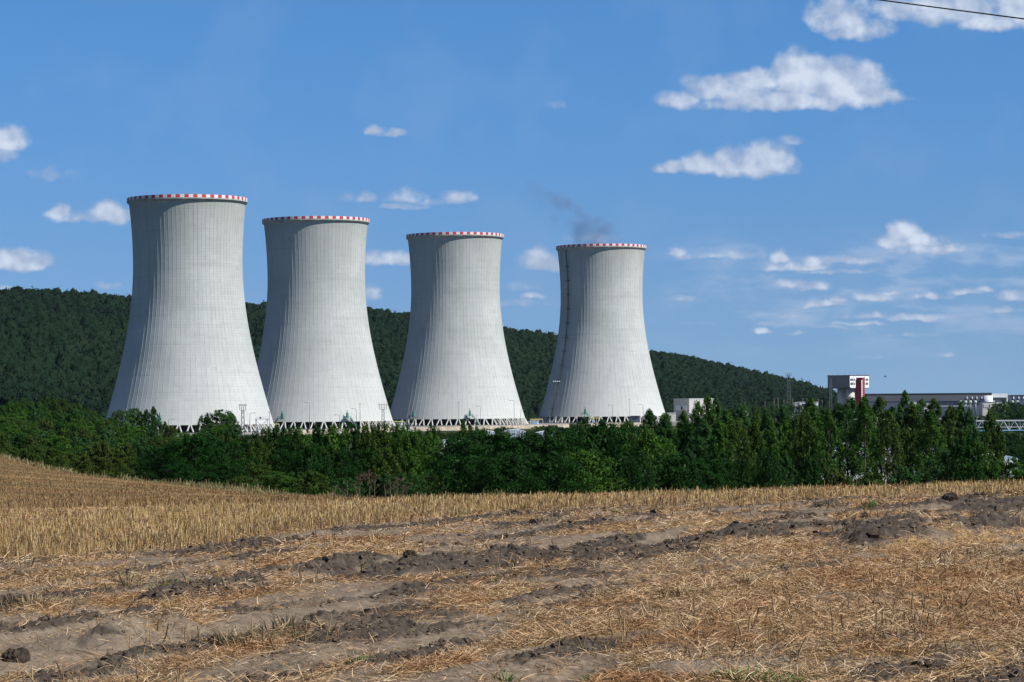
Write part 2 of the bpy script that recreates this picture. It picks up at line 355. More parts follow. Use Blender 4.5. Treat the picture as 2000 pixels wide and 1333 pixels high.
def grid_mesh(name, us, ds, zf, mats, smooth=True):
    U, D = np.meshgrid(us, ds); Xg = U*D; Yg = D; Zg = zf(Xg, Yg)
    V = np.stack([Xg, Yg, Zg], -1).reshape(-1,3); nu, nd = len(us), len(ds)
    i = np.arange((nd-1)*nu).reshape(nd-1, nu)[:, :-1].ravel()
    Fc = np.stack([i, i+1, i+nu+1, i+nu], 1); return mesh_np(name, V, Fc, mats, None, smooth), Xg.ravel(), Yg.ravel()
# field material
def field_material():
    t = MT('field_soil_and_straw', (.2,.15,.1), .95, .15)
    at = t.n('ShaderNodeAttribute', attribute_name='cover'); sp = t.n('ShaderNodeSeparateColor'); t.L.new(at.outputs['Color'], sp.inputs[0])
    dark, straw, stub = sp.outputs; far = at.outputs['Alpha']
    n1 = t.noise(1.3, 6, .65); n2 = t.noise(9, 6, .7); n3 = t.noise(48, 4, .7); ns = t.noise(26, 5, .75, (1.0,.35,1))
    soil = t.mix(t.ss(n2,.3,.7), (.115,.088,.062), (.235,.184,.134))
    soil = t.mix(t.ss(n1,.35,.7,0,.6), soil, (.175,.142,.108))
    soil = t.mix(t.ss(n3,.45,.75,0,.5), soil, (.090,.068,.048))
    wet = t.mix(t.ss(n2,.3,.7), (.030,.024,.019), (.092,.074,.059))
    c = t.mix(t.ss(t.math('ADD', dark, t.math('MULTIPLY', t.math('SUBTRACT', n2, .5), .5)), .22, .62), soil, wet)
    st = t.mix(t.ss(ns,.35,.68), (.100,.058,.025), (.37,.245,.120))
    c = t.mix(t.ss(t.math('ADD', straw, t.math('MULTIPLY', t.math('SUBTRACT', ns, .5), 1.3)), .35, .8), c, st)
    stc = t.mix(t.ss(ns,.35,.7), (.105,.062,.030), (.28,.185,.090))
    stc = t.mix(t.ss(n1,.4,.7,0,.6), stc, (.28,.175,.085))
    c = t.mix(t.math('MULTIPLY', stub, .85), c, stc)
    # far side of the field: rows of cut stalks run across the slope
    tc = t.n('ShaderNodeTexCoord'); mp = t.n('ShaderNodeMapping'); mp.inputs['Rotation'].default_value = (0,0,R(8)); mp.inputs['Scale'].default_value = (.008,.16,1)
    t.L.new(tc.outputs['Object'], mp.inputs[0]); b1 = t.n('ShaderNodeTexNoise'); t.L.new(mp.outputs[0], b1.inputs['Vector']); b1.inputs['Scale'].default_value = 1.0; b1.inputs['Detail'].default_value = 6
    b1.inputs['Roughness'].default_value = .62
    nf = t.noise(1.6, 8, .85, (2.5,.5,1))
    fc = t.mix(t.ss(b1.outputs['Fac'],.40,.60), (.135,.072,.028), (.235,.145,.062))
    fc = t.mix(t.ss(nf,.40,.66,0,.75), fc, (.110,.064,.030)); fc = t.mix(t.ss(t.noise(2.3,8,.85,(2.5,.5,1)),.54,.72,0,.6), fc, (.36,.26,.14))
    fc = t.mix(t.ss(t.noise(.035,4,.6,(.6,5,1)),.50,.62,0,.7), fc, (.070,.066,.026))
    c = t.mix(far, c, fc)
    t.color(c); t.bump(t.math('ADD', n2, t.math('MULTIPLY', n3, .6)), .5, .02)
    return t.m
M['field'] = field_material()
def build_field():
    inner = np.linspace(-.235,.235,760); us = np.concatenate([np.linspace(-.60,-.24,40), inner, np.linspace(.24,.60,40)])
    ds = [5.0]
    while ds[-1] < 62: ds.append(ds[-1]+max(.028, ds[-1]**2/1.8/2662*.30))
    ds = np.array(ds+list(np.linspace(63.5, 180, 90))+list(np.linspace(182,244,24)))
    info = {}
    def zf(X_, Y_):
        z = base_z(X_, Y_); h, dk, br, st, sb = near_detail(X_, Y_)
        info['c'] = np.stack([dk.ravel(), st.ravel(), sb.ravel()], 1); return z+h+(fbm(X_*.25,Y_*.25,3)-.5)*.25*np.clip((Y_-60)/30,0,1)
    me, Xr, Yr = grid_mesh('field', us, ds, zf, M['field'])
    far = np.clip((Yr-50)/9, 0, 1); A = np.concatenate([info['c'], far[:,None]], 1); vcol(me, 'cover', A)
    link('field', me, kind='structure', label='harvested field of dry stubble and rutted soil')
build_field()
def build_ground():
    t = MT('meadow', (.06,.09,.03), .95, .1); n1 = t.noise(.05,5); n2 = t.noise(1.2,5,.7)
    c = t.mix(t.ss(n1,.35,.65), (.018,.032,.010), (.045,.052,.019)); c = t.mix(t.ss(n2,.4,.7,0,.6), c, (.014,.022,.008))
    # dry grass strip along the edge of the field
    sepx = t.n('ShaderNodeSeparateXYZ'); g = t.n('ShaderNodeNewGeometry'); t.L.new(g.outputs['Position'], sepx.inputs[0])
    c = t.mix(t.ss(t.math('ADD', sepx.outputs[1], t.math('MULTIPLY', n2, 14)), 262, 254), c, (.20,.155,.07)); t.color(c)
    us = np.concatenate([np.linspace(-.60,-.22,30), np.linspace(-.215,.215,160), np.linspace(.22,.60,30)])
    ds = np.concatenate([np.linspace(244,520,90), np.geomspace(524,7800,60)])
    me, _, _ = grid_mesh('ground', us, ds, lambda a,b: base_z(a,b)+(fbm(a*.05,b*.05,3)-.5)*np.clip((b-244)/60,0,1)*.8, t.m)
    link('ground', me, kind='structure', label='green valley floor beyond the field')
    mb = MB(); n = 64
    vs = [(9200*math.cos(2*math.pi*k/n), 9200*math.sin(2*math.pi*k/n), -19.5) for k in range(n)]
    mb.add(vs, [list(range(n))]); mb.obj('distant_ground', t.m, kind='structure', label='flat land reaching to the horizon')
build_ground()

# ------------------------------------------------------------------ straw and stubble
def straw_mat(name, cs, patchy=False):
    t = MT(name, cs[0], .7, .25); g = t.n('ShaderNodeNewGeometry'); r = t.n('ShaderNodeValToRGB'); t.L.new(g.outputs['Random Per Island'], r.inputs[0])
    e = r.color_ramp.elements; e[0].color = (*cs[0],1); e[1].color = (*cs[-1],1)
    for i, c in enumerate(cs[1:-1]): x = e.new((i+1)/(len(cs)-1)); x.color = (*c,1)
    c = r.outputs[0]
    if patchy:
        c = t.mix(t.ss(t.noise(.9,4,.6),.42,.66,0,.75), c, t.mix(1.0, c, (.72,.52,.36), 'MULTIPLY')); c = t.mix(t.ss(t.noise(.6,4,.6,(1,1,3)),.50,.70,0,.6), c, t.mix(1.0, c, (.80,.84,.95), 'MULTIPLY'))
    t.color(c); return t.m
def ribbons(p0, dirv, L, W, side, sag):
    """bent flat ribbons of two quads: arrays of root, direction, length, width, side vector, sag vector"""
    n = len(p0); p1 = p0+dirv*(L*.5)[:,None]+sag; p2 = p0+dirv*L[:,None]
    s = side*(W*.5)[:,None]; V = np.stack([p0-s, p0+s, p1-s, p1+s, p2-s*.6, p2+s*.6], 1).reshape(-1,3)
    b = (np.arange(n)*6)[:,None]; Fc = np.concatenate([b+[0,1,3,2], b+[2,3,5,4]]); return V, Fc
def rnd_field(n, py0, py1, upw=1.0):
    """random spots on the near field, spread evenly over the photograph's rows"""
    y_dep = rng.uniform(py0-HY, py1-HY, n); d = np.clip(1.77*F/y_dep, 9, 66); u = rng.uniform(-1, 1, n)*(.205+2.1/d); return u*d, d
def build_straw():
    x, y = rnd_field(1150000, 955, 1420)
    h, dk, br, st, sb = near_detail(x, y)
    keep = rng.random(len(x)) < np.clip(st*1.0+.07-.07*dk+.16*sb-.08*br, .012, 1)
    x, y, h = x[keep], y[keep], h[keep]; n = len(x)
    z = base_z(x, y)+h; az = rng.normal(.15, .95, n)+np.where(rng.random(n)<.5, 0, math.pi)
    tilt = np.abs(rng.normal(.0,.30,n)); L = rng.gamma(2.4, .025, n).clip(.015,.20); W = rng.uniform(.0028,.0060,n)*np.clip(y/26,.8,1.5)
    dv = np.stack([np.cos(az)*np.cos(tilt), np.sin(az)*np.cos(tilt), np.sin(tilt)], 1)
    sd = np.stack([-np.sin(az), np.cos(az), rng.uniform(-.9,1.2,n)], 1); sd /= np.linalg.norm(sd,axis=1)[:,None]
    sag = np.stack([rng.normal(0,.004,n), rng.normal(0,.004,n), rng.uniform(0,.008,n)], 1)
    p0 = np.stack([x,y,z+rng.uniform(.0,.022,n)*(1+1.6*st[keep])],1); s2 = sd*(W*.5)[:,None]; p2 = p0+dv*L[:,None]
    k = L < .085; V = np.concatenate([np.stack([p0-s2,p0+s2,p2+s2*.7,p2-s2*.7],1)[k].reshape(-1,3)]); Fc = np.arange(len(V)).reshape(-1,4)
    V2, F2 = ribbons(p0[~k], dv[~k], L[~k], W[~k], sd[~k], sag[~k]); Fc = np.concatenate([Fc, F2+len(V)]); V = np.concatenate([V, V2])
    me = mesh_np('straw', V, Fc, straw_mat('straw', [(.075,.040,.017),(.25,.150,.068),(.44,.290,.142),(.74,.57,.38)], True))
    link('straw', me, kind='stuff', label='loose cut straw strewn over the rutted soil')
def build_crumbs():
    """crumbs and small clods of soil lying on the turned ground"""
    x, y = rnd_field(150000, 975, 1420); h, dk, br, st, sb = near_detail(x, y)
    keep = rng.random(len(x)) < np.clip(dk*.42+.05-.045*sb, 0, 1); x, y, h, dk = x[keep], y[keep], h[keep], dk[keep]; n = len(x)
    r_ = rng.gamma(2.2, .0062, n).clip(.006,.045)*np.clip(y/24,.8,1.5)*np.where(dk > .4, 1.15, .7)
    z = base_z(x,y)+h+r_*.05; f5 = (1+5**.5)/2
    I = np.array([(-1,f5,0),(1,f5,0),(-1,-f5,0),(1,-f5,0),(0,-1,f5),(0,1,f5),(0,-1,-f5),(0,1,-f5),(f5,0,-1),(f5,0,1),(-f5,0,-1),(-f5,0,1)])/1.9
    T3 = np.array([(0,11,5),(0,5,1),(0,1,7),(0,7,10),(0,10,11),(1,5,9),(5,11,4),(11,10,2),(10,7,6),(7,1,8),(3,9,4),(3,4,2),(3,2,6),(3,6,8),(3,8,9),(4,9,5),(2,4,11),(6,2,10),(8,6,7),(9,8,1)])
    V = I[None]*(r_[:,None,None]*rng.uniform(.55,1.35,(n,12,1)))*rng.uniform(.7,1.3,(n,1,3))*np.array([1,1,.75])+np.stack([x,y,z],1)[:,None,:]
    t = MT('soil_crumbs', (.06,.05,.04), .95, .1); at = t.n('ShaderNodeAttribute', attribute_name='shade'); g = t.n('ShaderNodeNewGeometry')
    c = t.mix(at.outputs['Fac'], (.165,.128,.090), (.060,.046,.034)); c = t.mix(t.math('MULTIPLY', g.outputs['Random Per Island'], .6), c, t.mix(at.outputs['Fac'], (.23,.18,.13), (.125,.097,.072))); t.color(c)
    me = mesh_np('soil_crumbs', V.reshape(-1,3), (np.arange(n)[:,None,None]*12+T3[None]).reshape(-1,3), t.m); a = np.repeat((dk>.35).astype(np.float32)*.9, 12); vcol(me, 'shade', np.stack([a,a,a],1))
    link('soil_crumbs', me, kind='stuff', label='crumbs and small clods of dry soil strewn along the ruts')
build_crumbs()
def build_verge():
    """dry grass along the far edge of the field"""
    n = 45000; u = rng.uniform(-.30,.0,n); px = 1000+u*F; e = np.interp(px, [-900,0,250,480,640,800,1000],[246,244,190,182,152,60,58]); d = e+rng.normal(.5,1.8,n)*np.interp(px,[640,800],[1,.25]); x = u*d
    L = rng.gamma(3,.06,n).clip(.08,.55)*np.interp(px,[500,800],[1,.35])*np.clip(.3+1.6*fbm(x*.35,d*.35,3),.3,1.4); az = rng.uniform(0,6.28,n); tl = np.abs(rng.normal(0,.35,n))
    dv = np.stack([np.cos(az)*np.sin(tl), np.sin(az)*np.sin(tl), np.cos(tl)],1); a2 = rng.normal(0,.8,n); sd = np.stack([np.cos(a2), np.sin(a2), np.zeros(n)],1)
    V, Fc = ribbons(np.stack([x,d,base_z(x,d)-.02],1), dv, L, rng.uniform(.02,.05,n)*d/200, sd, rng.normal(0,.03,(n,3)))
    me = mesh_np('dry_grass', V, Fc, straw_mat('verge_grass', [(.045,.060,.018),(.13,.115,.040),(.24,.19,.085),(.34,.28,.15)])); link('dry_grass', me, kind='stuff', label='dry pale grass along the far edge of the field')
build_verge()
def build_stubble():
    # rows of cut stalks
    n = 240000; d = rng.uniform(22, 62, n); u = rng.uniform(-.25,.25,len(d)); x = u*d
    d = d+rng.normal(0,.02,len(d)); rowc = x*.25+d*.97; d = d+(np.round(rowc/.24)*.24-rowc)*.55
    h, dk, br, st, sb = near_detail(x, d)
    keep = (rng.random(len(x)) < sb**1.5*np.clip(.10+2.0*(fbm(x*.7,d*.5,4)-.25),.25,1)) & (d < np.interp(x/d, [-.12,-.05,-.02], [50,53,62])+rng.normal(0,3.5,len(x)))
    x, d, h = x[keep], d[keep], h[keep]; n = len(x); z = base_z(x,d)+h*(1-.55)
    z = base_z(x,d)+h-.01
    L = rng.normal(.135,.045,n).clip(.04,.26)*np.where(rng.random(n)<.05,1.5,1)*np.interp(d,[28,52],[1.10,.52]); az = rng.uniform(0,2*math.pi,n); tl = np.abs(rng.normal(0,.16,n))
    dv = np.stack([np.cos(az)*np.sin(tl), np.sin(az)*np.sin(tl), np.cos(tl)],1); a2 = rng.normal(0,.8,n)
    sd = np.stack([np.cos(a2), np.sin(a2), np.zeros(n)],1); W = rng.uniform(.0045,.009,n)*np.clip(d/34,.9,1.6)
    V, Fc = ribbons(np.stack([x,d,z],1), dv, L, W, sd, rng.normal(0,.006,(n,3)))
    me = mesh_np('stubble', V, Fc, straw_mat('stubble', [(.120,.066,.026),(.30,.185,.070),(.42,.30,.120),(.55,.44,.24)]))
    link('stubble', me, kind='stuff', label='rows of cut yellow stubble standing along the crest of the field')
    # the same rows seen small on the far slope
    n = 170000; u = rng.uniform(-.25,.02,n); d = 52+rng.random(n)**.8*192; x = u*d; e = np.interp(1000+u*F, [-900,0,250,480,640,800,1000],[246,244,190,182,152,60,58]); k = (d < e)&(rng.random(n) < .25+.75*fbm(x*.05,d*.35,4)); x, d = x[k], d[k]; n = len(x)
    az = rng.uniform(0,6.28,n); tl = np.abs(rng.normal(0,.2,n)); dv = np.stack([np.cos(az)*np.sin(tl), np.sin(az)*np.sin(tl), np.cos(tl)],1); a2 = rng.normal(0,.8,n); sd = np.stack([np.cos(a2), np.sin(a2), np.zeros(n)],1)
    W = rng.uniform(.006,.012,n)*np.clip(d/36,1.2,4); L = rng.normal(.055,.02,n).clip(.02,.12)*np.interp(d,[52,70],[1.6,1]); p = np.stack([x,d,base_z(x,d)+(fbm(x*.25,d*.25,3)-.5)*.25*np.clip((d-60)/30,0,1)-.01],1); s2 = sd*(W*.5)[:,None]; q = p+dv*L[:,None]
    V = np.stack([p-s2,p+s2,q+s2*.7,q-s2*.7],1).reshape(-1,3)
    far_me = mesh_np('far_stubble', V, np.arange(len(V)).reshape(-1,4), straw_mat('far_stubble', [(.10,.055,.022),(.19,.112,.045),(.27,.175,.075),(.36,.26,.12)])); link('far_stubble', far_me, kind='stuff', label='brown gold stubble covering the far slope of the field')
    # single stiff stalks left between the wheel marks
    mb = MB(); k = 0
    xs, ys = rnd_field(9000, 975, 1345); hh, dk, br, st, sb = near_detail(xs, ys)
    cl = fbm(xs*.55+5, ys*.55, 3)
    for x_, y_, h_, b_, c_, s_ in zip(xs, ys, hh, br, cl, sb):
        if b_ > .4 or c_ < .53 or random.random() < .25: continue
        z_ = float(base_z(x_, y_))+h_; L_ = random.uniform(.05,.20); lean = Vector((random.gauss(0,.30), random.gauss(0,.3), 1)).normalized()
        r = random.uniform(.0035,.007)*max(1, y_/26); p = Vector((x_, y_, z_-.02)); q = p+lean*L_
        mb.tube([p, (p+q)/2+Vector((random.gauss(0,.008),0,0)), q], [r, r*.9, r*.7], 4); k += 1
        if random.random() < .35:
            q2 = p+lean*L_*.45; mb.tube([q2, q2+Vector((random.gauss(0,.05), random.gauss(0,.05), random.uniform(.03,.10)))], [r*.7, r*.4], 3)
        if k > 1500: break
    for _ in range(1500):
        u_ = random.uniform(-.24,.24); e_ = float(np.interp(u_, _se_u, _se_d)); d_ = e_+random.gauss(.3,1.6)*e_/28; x_ = u_*d_
        if d_ < 12 or d_ > 60 or vnoise(np.array([x_*1.3]), np.array([d_*.9]))[0] < .35: continue
        p = Vector((x_, d_, gz(x_,d_)-.02)); L_ = random.uniform(.10,.27)*(1 if d_ < 40 else .6); lean = Vector((random.gauss(0,.22), random.gauss(0,.2), 1)).normalized(); r = random.uniform(.003,.006)*max(1,d_/30); q = p+lean*L_
        mb.tube([p, (p+q)/2+Vector((random.gauss(0,.012),0,0)), q], [r, r*.9, r*.6], 3)
        for _k in range(random.choice((0,0,1,2,3))):
            t_ = random.uniform(.3,.85); b_ = p.lerp(q,t_); mb.tube([b_, b_+Vector((random.gauss(0,.05), random.gauss(0,.04), random.uniform(.03,.10)))], [r*.7,r*.4], 3)
    mb.obj('stalks', straw_mat('stalk', [(.06,.036,.018),(.14,.088,.042),(.24,.16,.08),(.32,.24,.13)]), kind='stuff', label='stiff brown stalks left standing between the wheel ruts')
build_straw(); build_stubble()

# ------------------------------------------------------------------ cooling towers
Z_SKIRT, Z_TOP, Z_THROAT, Z_YARD = -10.6, 107.4, 73.0, -14.8
def shell_r(z):
    return 28.4*math.sqrt(1+((z-Z_THROAT)/(70.4 if z < Z_THROAT else 86.0))**2)
TOWERS = [(-169.0, 1393.0), (-114.0, 1559.0), (-35.8, 1712.0), (62.8, 1849.0)]
def concrete_material():
    t = MT('tower_concrete', (.45,.45,.42), .9, .15)
    tc = t.n('ShaderNodeTexCoord'); sp = t.n('ShaderNodeSeparateXYZ'); t.L.new(tc.outputs['Object'], sp.inputs[0]); x, y, z = sp.outputs
    ang = t.math('ARCTAN2', y, x)
    oi = t.n('ShaderNodeObjectInfo')
    # each lift of the formwork and each bay between ribs has its own tone
    lift = t.math('FLOOR', t.math('MULTIPLY', z, 1/1.45)); bay = t.math('FLOOR', t.math('MULTIPLY', ang, 84/(2*math.pi)))
    cb = t.n('ShaderNodeCombineXYZ'); t.L.new(bay, cb.inputs[0]); t.L.new(lift, cb.inputs[1]); t.L.new(t.math('MULTIPLY', oi.outputs['Random'], 50), cb.inputs[2])
    wn = t.n('ShaderNodeTexWhiteNoise', noise_dimensions='3D'); t.L.new(cb.outputs[0], wn.inputs[0])
    cl = t.n('ShaderNodeCombineXYZ'); t.L.new(lift, cl.inputs[0]); wl = t.n('ShaderNodeTexWhiteNoise', noise_dimensions='3D'); t.L.new(cl.outputs[0], wl.inputs[0])
    joint = t.math('LESS_THAN', t.math('FRACT', t.math('MULTIPLY', z, 1/1.45)), .13)
    n1 = t.noise(.045, 5, .6, own=True); n2 = t.noise(.35, 5, .65, own=True); streak = t.noise(1, 4, .6, (.42,.42,.016), own=True)
    c = t.mix(t.ss(n1,.3,.7), (.385,.415,.400), (.480,.505,.490))
    c = t.mix(t.math('MULTIPLY', wn.outputs['Value'], .16), c, (.33,.345,.32))
    c = t.mix(t.math('MULTIPLY', wl.outputs['Value'], .12), c, (.58,.58,.55))
    c = t.mix(t.ss(streak,.46,.72,0,.30), c, (.30,.325,.305))
    c = t.mix(t.ss(n2,.52,.8,0,.45), c, (.29,.30,.28)); c = t.mix(t.ss(t.noise(1,4,.6,(.03,.03,.35)),.5,.72,0,.30), c, (.31,.33,.31))
    c = t.mix(t.math('MULTIPLY', joint, .22), c, (.27,.275,.26))
    # dirt washed down from the rim, paler concrete towards the foot
    topd = t.ss(t.math('ADD', z, t.math('MULTIPLY', streak, 34)), 92, 128)
    c = t.mix(t.math('MULTIPLY', topd, .36), c, (.27,.285,.25))
    c = t.mix(t.ss(t.math('ADD', z, t.math('MULTIPLY', n1, 60)), 60, -10, 0, .45), c, (.60,.60,.575))
    t.color(c); t.bump(t.math('ADD', t.math('MULTIPLY', joint, -.5), n2), .35, .12)
    return t.m
M['concrete'] = concrete_material()
M['concrete_rib'] = plain('rib_concrete', (.43,.43,.40), .9, .15, .2)
M['concrete_leg'] = plain('leg_concrete', (.50,.50,.47), .85, .1, .3)
M['fill_shade'] = plain('dark_fill_and_shade', (.035,.04,.04), .9)  # fill tone, also painted shade on the inner cylinder
M['basin'] = plain('basin_concrete', (.30,.29,.27), .9)
M['cornice'] = plain('cornice_concrete', (.36,.375,.35), .9, .2, .2)
def build_tower_parts():
    NR = 84; prof = []
    zs = list(np.linspace(Z_SKIRT, Z_TOP-2.9, 74))
    # outer shell with raised ribs
    V, Fc, mi = [], [], []
    hw = .11; angs = []
    for k in range(NR):
        a0 = 2*math.pi*k/NR; da = hw/33
        angs += [(a0-da,0,0),(a0-da*.7,1,1),(a0+da*.7,1,1),(a0+da,0,0),(a0+2*math.pi/NR*.33,0,0),(a0+2*math.pi/NR*.67,0,0)]
    na = len(angs)
    for z in zs:
        r = shell_r(z)
        for a, k, _ in angs: V.append(((r+.065*k)*math.cos(a), (r+.065*k)*math.sin(a), z))
    for i in range(len(zs)-1):
        for j in range(na):
            Fc.append((i*na+j, i*na+(j+1)%na, (i+1)*na+(j+1)%na, (i+1)*na+j)); mi.append(0)
    shell = mesh_np('shell', V, Fc, [M['concrete']], mi, False)
    # smooth shading across the bays, sharp at the ribs: shade flat faces are narrow enough to read as smooth
    n = 176; mb = MB()
    def ring(profile, mi_, n=n, split=None):
        b = len(mb.v)
        for r, z in profile:
            mb.v += [(r*math.cos(2*math.pi*k/n), r*math.sin(2*math.pi*k/n), z) for k in range(n)]
        for i in range(len(profile)-1):
            for k in range(n):
                mb.f.append([b+i*n+k, b+i*n+(k+1)%n, b+(i+1)*n+(k+1)%n, b+(i+1)*n+k]); mb.m.append(mi_ if split is None else split(k))
    zt = Z_TOP; rt = shell_r(zt)
    ring([(shell_r(z)-.35, z) for z in np.linspace(Z_TOP-3, Z_SKIRT, 30)]+[(shell_r(Z_SKIRT)+.02, Z_SKIRT-.02)], 0)
    inner = mb.me('inner_wall', M['concrete'], True)
    mb = MB(); ring([(shell_r(zt-3.1)+.02, zt-3.2),(rt+.35, zt-2.6),(rt+.85, zt-2.1),(rt+.85, zt-1.55),(rt+.75,zt-1.5),(rt+.75,zt-1.35)], 0)
    ring([(rt-.6,zt-1.5),(rt-.6,zt-3.2)],0)
    cornice = mb.me('cornice', M['cornice'])
    mb = MB(); ring([(rt+.85, zt-1.5),(rt+.85, zt+.1),(rt+.55, zt+.1),(rt+.55,zt-1.5)], 0, split=lambda k: 0 if (k//2) % 2 else 1)
    rim = mb.me('rim', [M['rim_red'], M['rim_white']])
    mb = MB(); mb.tube([(0,0,Z_SKIRT+.3),(0,0,Z_SKIRT+1.2)], shell_r(Z_SKIRT)-1.0, 96); fill = mb.me('fill_pack', M['fill_shade'])
    mb = MB(); mb.tube([(0,0,Z_YARD-2.0),(0,0,Z_YARD+.25)], shell_r(Z_SKIRT)+3.2, 96); basin = mb.me('basin', M['basin'])
    mb = MB(); mb.tube([(0,0,Z_YARD),(0,0,Z_SKIRT+.3)], 25, 60); core = mb.me('shade_core', M['fill_shade'])  # added dark cylinder standing in for the shaded interior between the legs
    legs = []
    r0 = shell_r(Z_SKIRT); r1 = r0+1.9
    for sgn in (-1, 1):
        mb = MB(); a0 = sgn*.35/r0; a1 = sgn*1.75/r1
        p = Vector((r0*math.cos(a0)-.2, r0*math.sin(a0), Z_SKIRT-.03)); q = Vector((r1*math.cos(a1), r1*math.sin(a1), Z_YARD+.2))
        mb.tube([p, q], .40, 6); legs.append(mb.me('support_leg', M['concrete_leg']))
    return shell, inner, cornice, rim, fill, basin, core, legs
SH = build_tower_parts()
TLAB = ['tallest looking cooling tower, leftmost and nearest of the four, rising above the round trees',
        'second cooling tower from the left, beside the white steel gantry and floodlight mast',
        'third cooling tower from the left, standing behind the beige wall and white roofs',
        'smallest looking cooling tower on the right with a long dark ladder up its shaded side']
TOW = []
for ti, (tx, ty) in enumerate(TOWERS):
    t_ = empty('cooling_tower', (tx, ty, 0), R(ti*1.3), label=TLAB[ti], cat='cooling tower', group='concrete cooling towers with red and white rims')
    shell, inner, cornice, rim, fill, basin, core, legs = SH
    sh = link('shell', shell, t_); link('inner_wall', inner, sh); link('cornice', cornice, t_); link('rim', rim, t_)
    link('fill_pack', fill, t_); link('basin', basin, t_); link('shade_core', core, t_)
    for k in range(48):
        for l in legs:
            o = link('support_leg', l, t_); o.rotation_euler = (0,0,2*math.pi*k/48)
    TOW.append(t_)
def on_tower(ti, px, py):
    """place on the tower's skin seen at px, with outward direction"""
    tx, ty = TOWERS[ti]; q = P(px, py, ty-30); z = q.z; r = shell_r(z); s_ = max(-.995, min(.995, (q.x-tx*(q.y/ty))/r)); th = math.asin(s_)+math.atan2(tx, ty)*-1
    out = Vector((math.sin(th), -math.cos(th), 0)); return Vector((tx, ty, z))+out*r, out, r
def tower_ladder(ti, th):
    tx, ty = TOWERS[ti]; t_ = TOW[ti]; out = Vector((math.sin(th), -math.cos(th), 0)); side = Vector((out.y, -out.x, 0))
    zs = np.linspace(Z_SKIRT, Z_TOP-3, 60); mb = MB()
    pts = [Vector((tx, ty, z))+out*(shell_r(z)+.9) for z in zs]
    for s_ in (-.4,.4): mb.tube([p+side*s_ for p in pts], .07, 4)
    for k in range(0, 60): mb.tube([pts[k]-side*.45, pts[k]+side*.45], .06, 3)
    mb.tube([p+out*.6 for p in pts], .05, 4); mb.tube([p+out*.35+side*.5 for p in pts], .05, 4); mb.tube([p+out*.35-side*.5 for p in pts], .05, 4)
    o = mb.obj('ladder', M['dark_steel'], t_); o.matrix_parent_inverse = Matrix.Rotation(-t_.rotation_euler.z,4,'Z') @ Matrix.Translation((-tx,-ty,0))
    for k in range(3, 58, 5):
        m2 = MB(); p = pts[k]; m2.box(p+out*.3, (2.6,2.0,.3), math.atan2(side.y, side.x)); m2.box(p+out*1.1+Vector((0,0,.9)), (2.4,.1,.1), math.atan2(side.y, side.x))
        m2.obj('rest_platform', M['dark_steel'], o)
tower_ladder(3, math.asin(-.80))
# teal service platforms at the foot of the shells
def service_platform(ti, px, label, stair=-1):
    p, out, r = on_tower(ti, px, 815); ang = math.atan2(out.y, out.x)+math.pi/2; side = Vector((out.y,-out.x,0))*-1
    b = Vector((p.x, p.y, Z_SKIRT+1.9))+out*.9
    t_ = empty('service_platform', (0,0,0), label=label, cat='service platform', group='teal service platforms on the cooling towers')
    m1 = MB().box(b+out*1.1, (4.2,2.2,.35), ang)
    for s_ in (-1.9,0,1.9): m1.tube([b+out*.2+side*s_-Vector((0,0,1.6)), b+out*2.0+side*s_], .12, 4)
    m1.obj('deck', M['teal'], t_)
    m2 = MB()
    for s_ in (-2,-1,0,1,2): m2.tube([b+out*2.1+side*s_, b+out*2.1+side*s_+Vector((0,0,1.2))], .07, 4)
    m2.tube([b+out*2.1-side*2+Vector((0,0,1.2)), b+out*2.1+side*2+Vector((0,0,1.2))], .08, 4); m2.tube([b+out*2.1-side*2+Vector((0,0,.6)), b+out*2.1+side*2+Vector((0,0,.6))], .06, 4)
    m2.obj('railing', M['teal'], t_)
    m3 = MB().box(b+out*.8+side*.5+Vector((0,0,1.6)), (1.1,1.1,3.0), ang); m3.tube([b+out*.8+side*.5+Vector((0,0,3)), b+out*.8+side*.5+Vector((0,0,4.6))], .22, 5)
    m3.obj('hoist_housing', M['teal'], t_)
    m4 = MB(); e = b+out*1.5+side*stair*6.5; e.z = Z_YARD+.3; s0 = b+out*1.5+side*stair*2.1
    for s_ in (-.5,.5): m4.tube([s0+out*s_, e+out*s_], .16, 4); m4.tube([s0+out*s_+Vector((0,0,1)), e+out*s_+Vector((0,0,1))], .07, 4)
    for k in range(9):
        q = s0.lerp(e, (k+.5)/9); m4.box(q, (.5,1.0,.08), ang)
    m4.obj('stair', M['teal'], t_)
service_platform(0, 313, 'teal platform on the leftmost cooling tower beside the round dark tree')
service_platform(1, 553, 'teal platform near the shaded edge of the second cooling tower')
service_platform(1, 674, 'teal platform midway along the sunlit foot of the second cooling tower', 1)
service_platform(2, 810, 'teal platform in the shaded part of the third cooling tower foot')
service_platform(2, 915, 'teal platform midway along the sunlit foot of the third cooling tower', 1)
service_platform(3, 1143, 'teal platform at the foot of the cooling tower with the ladder', 1)

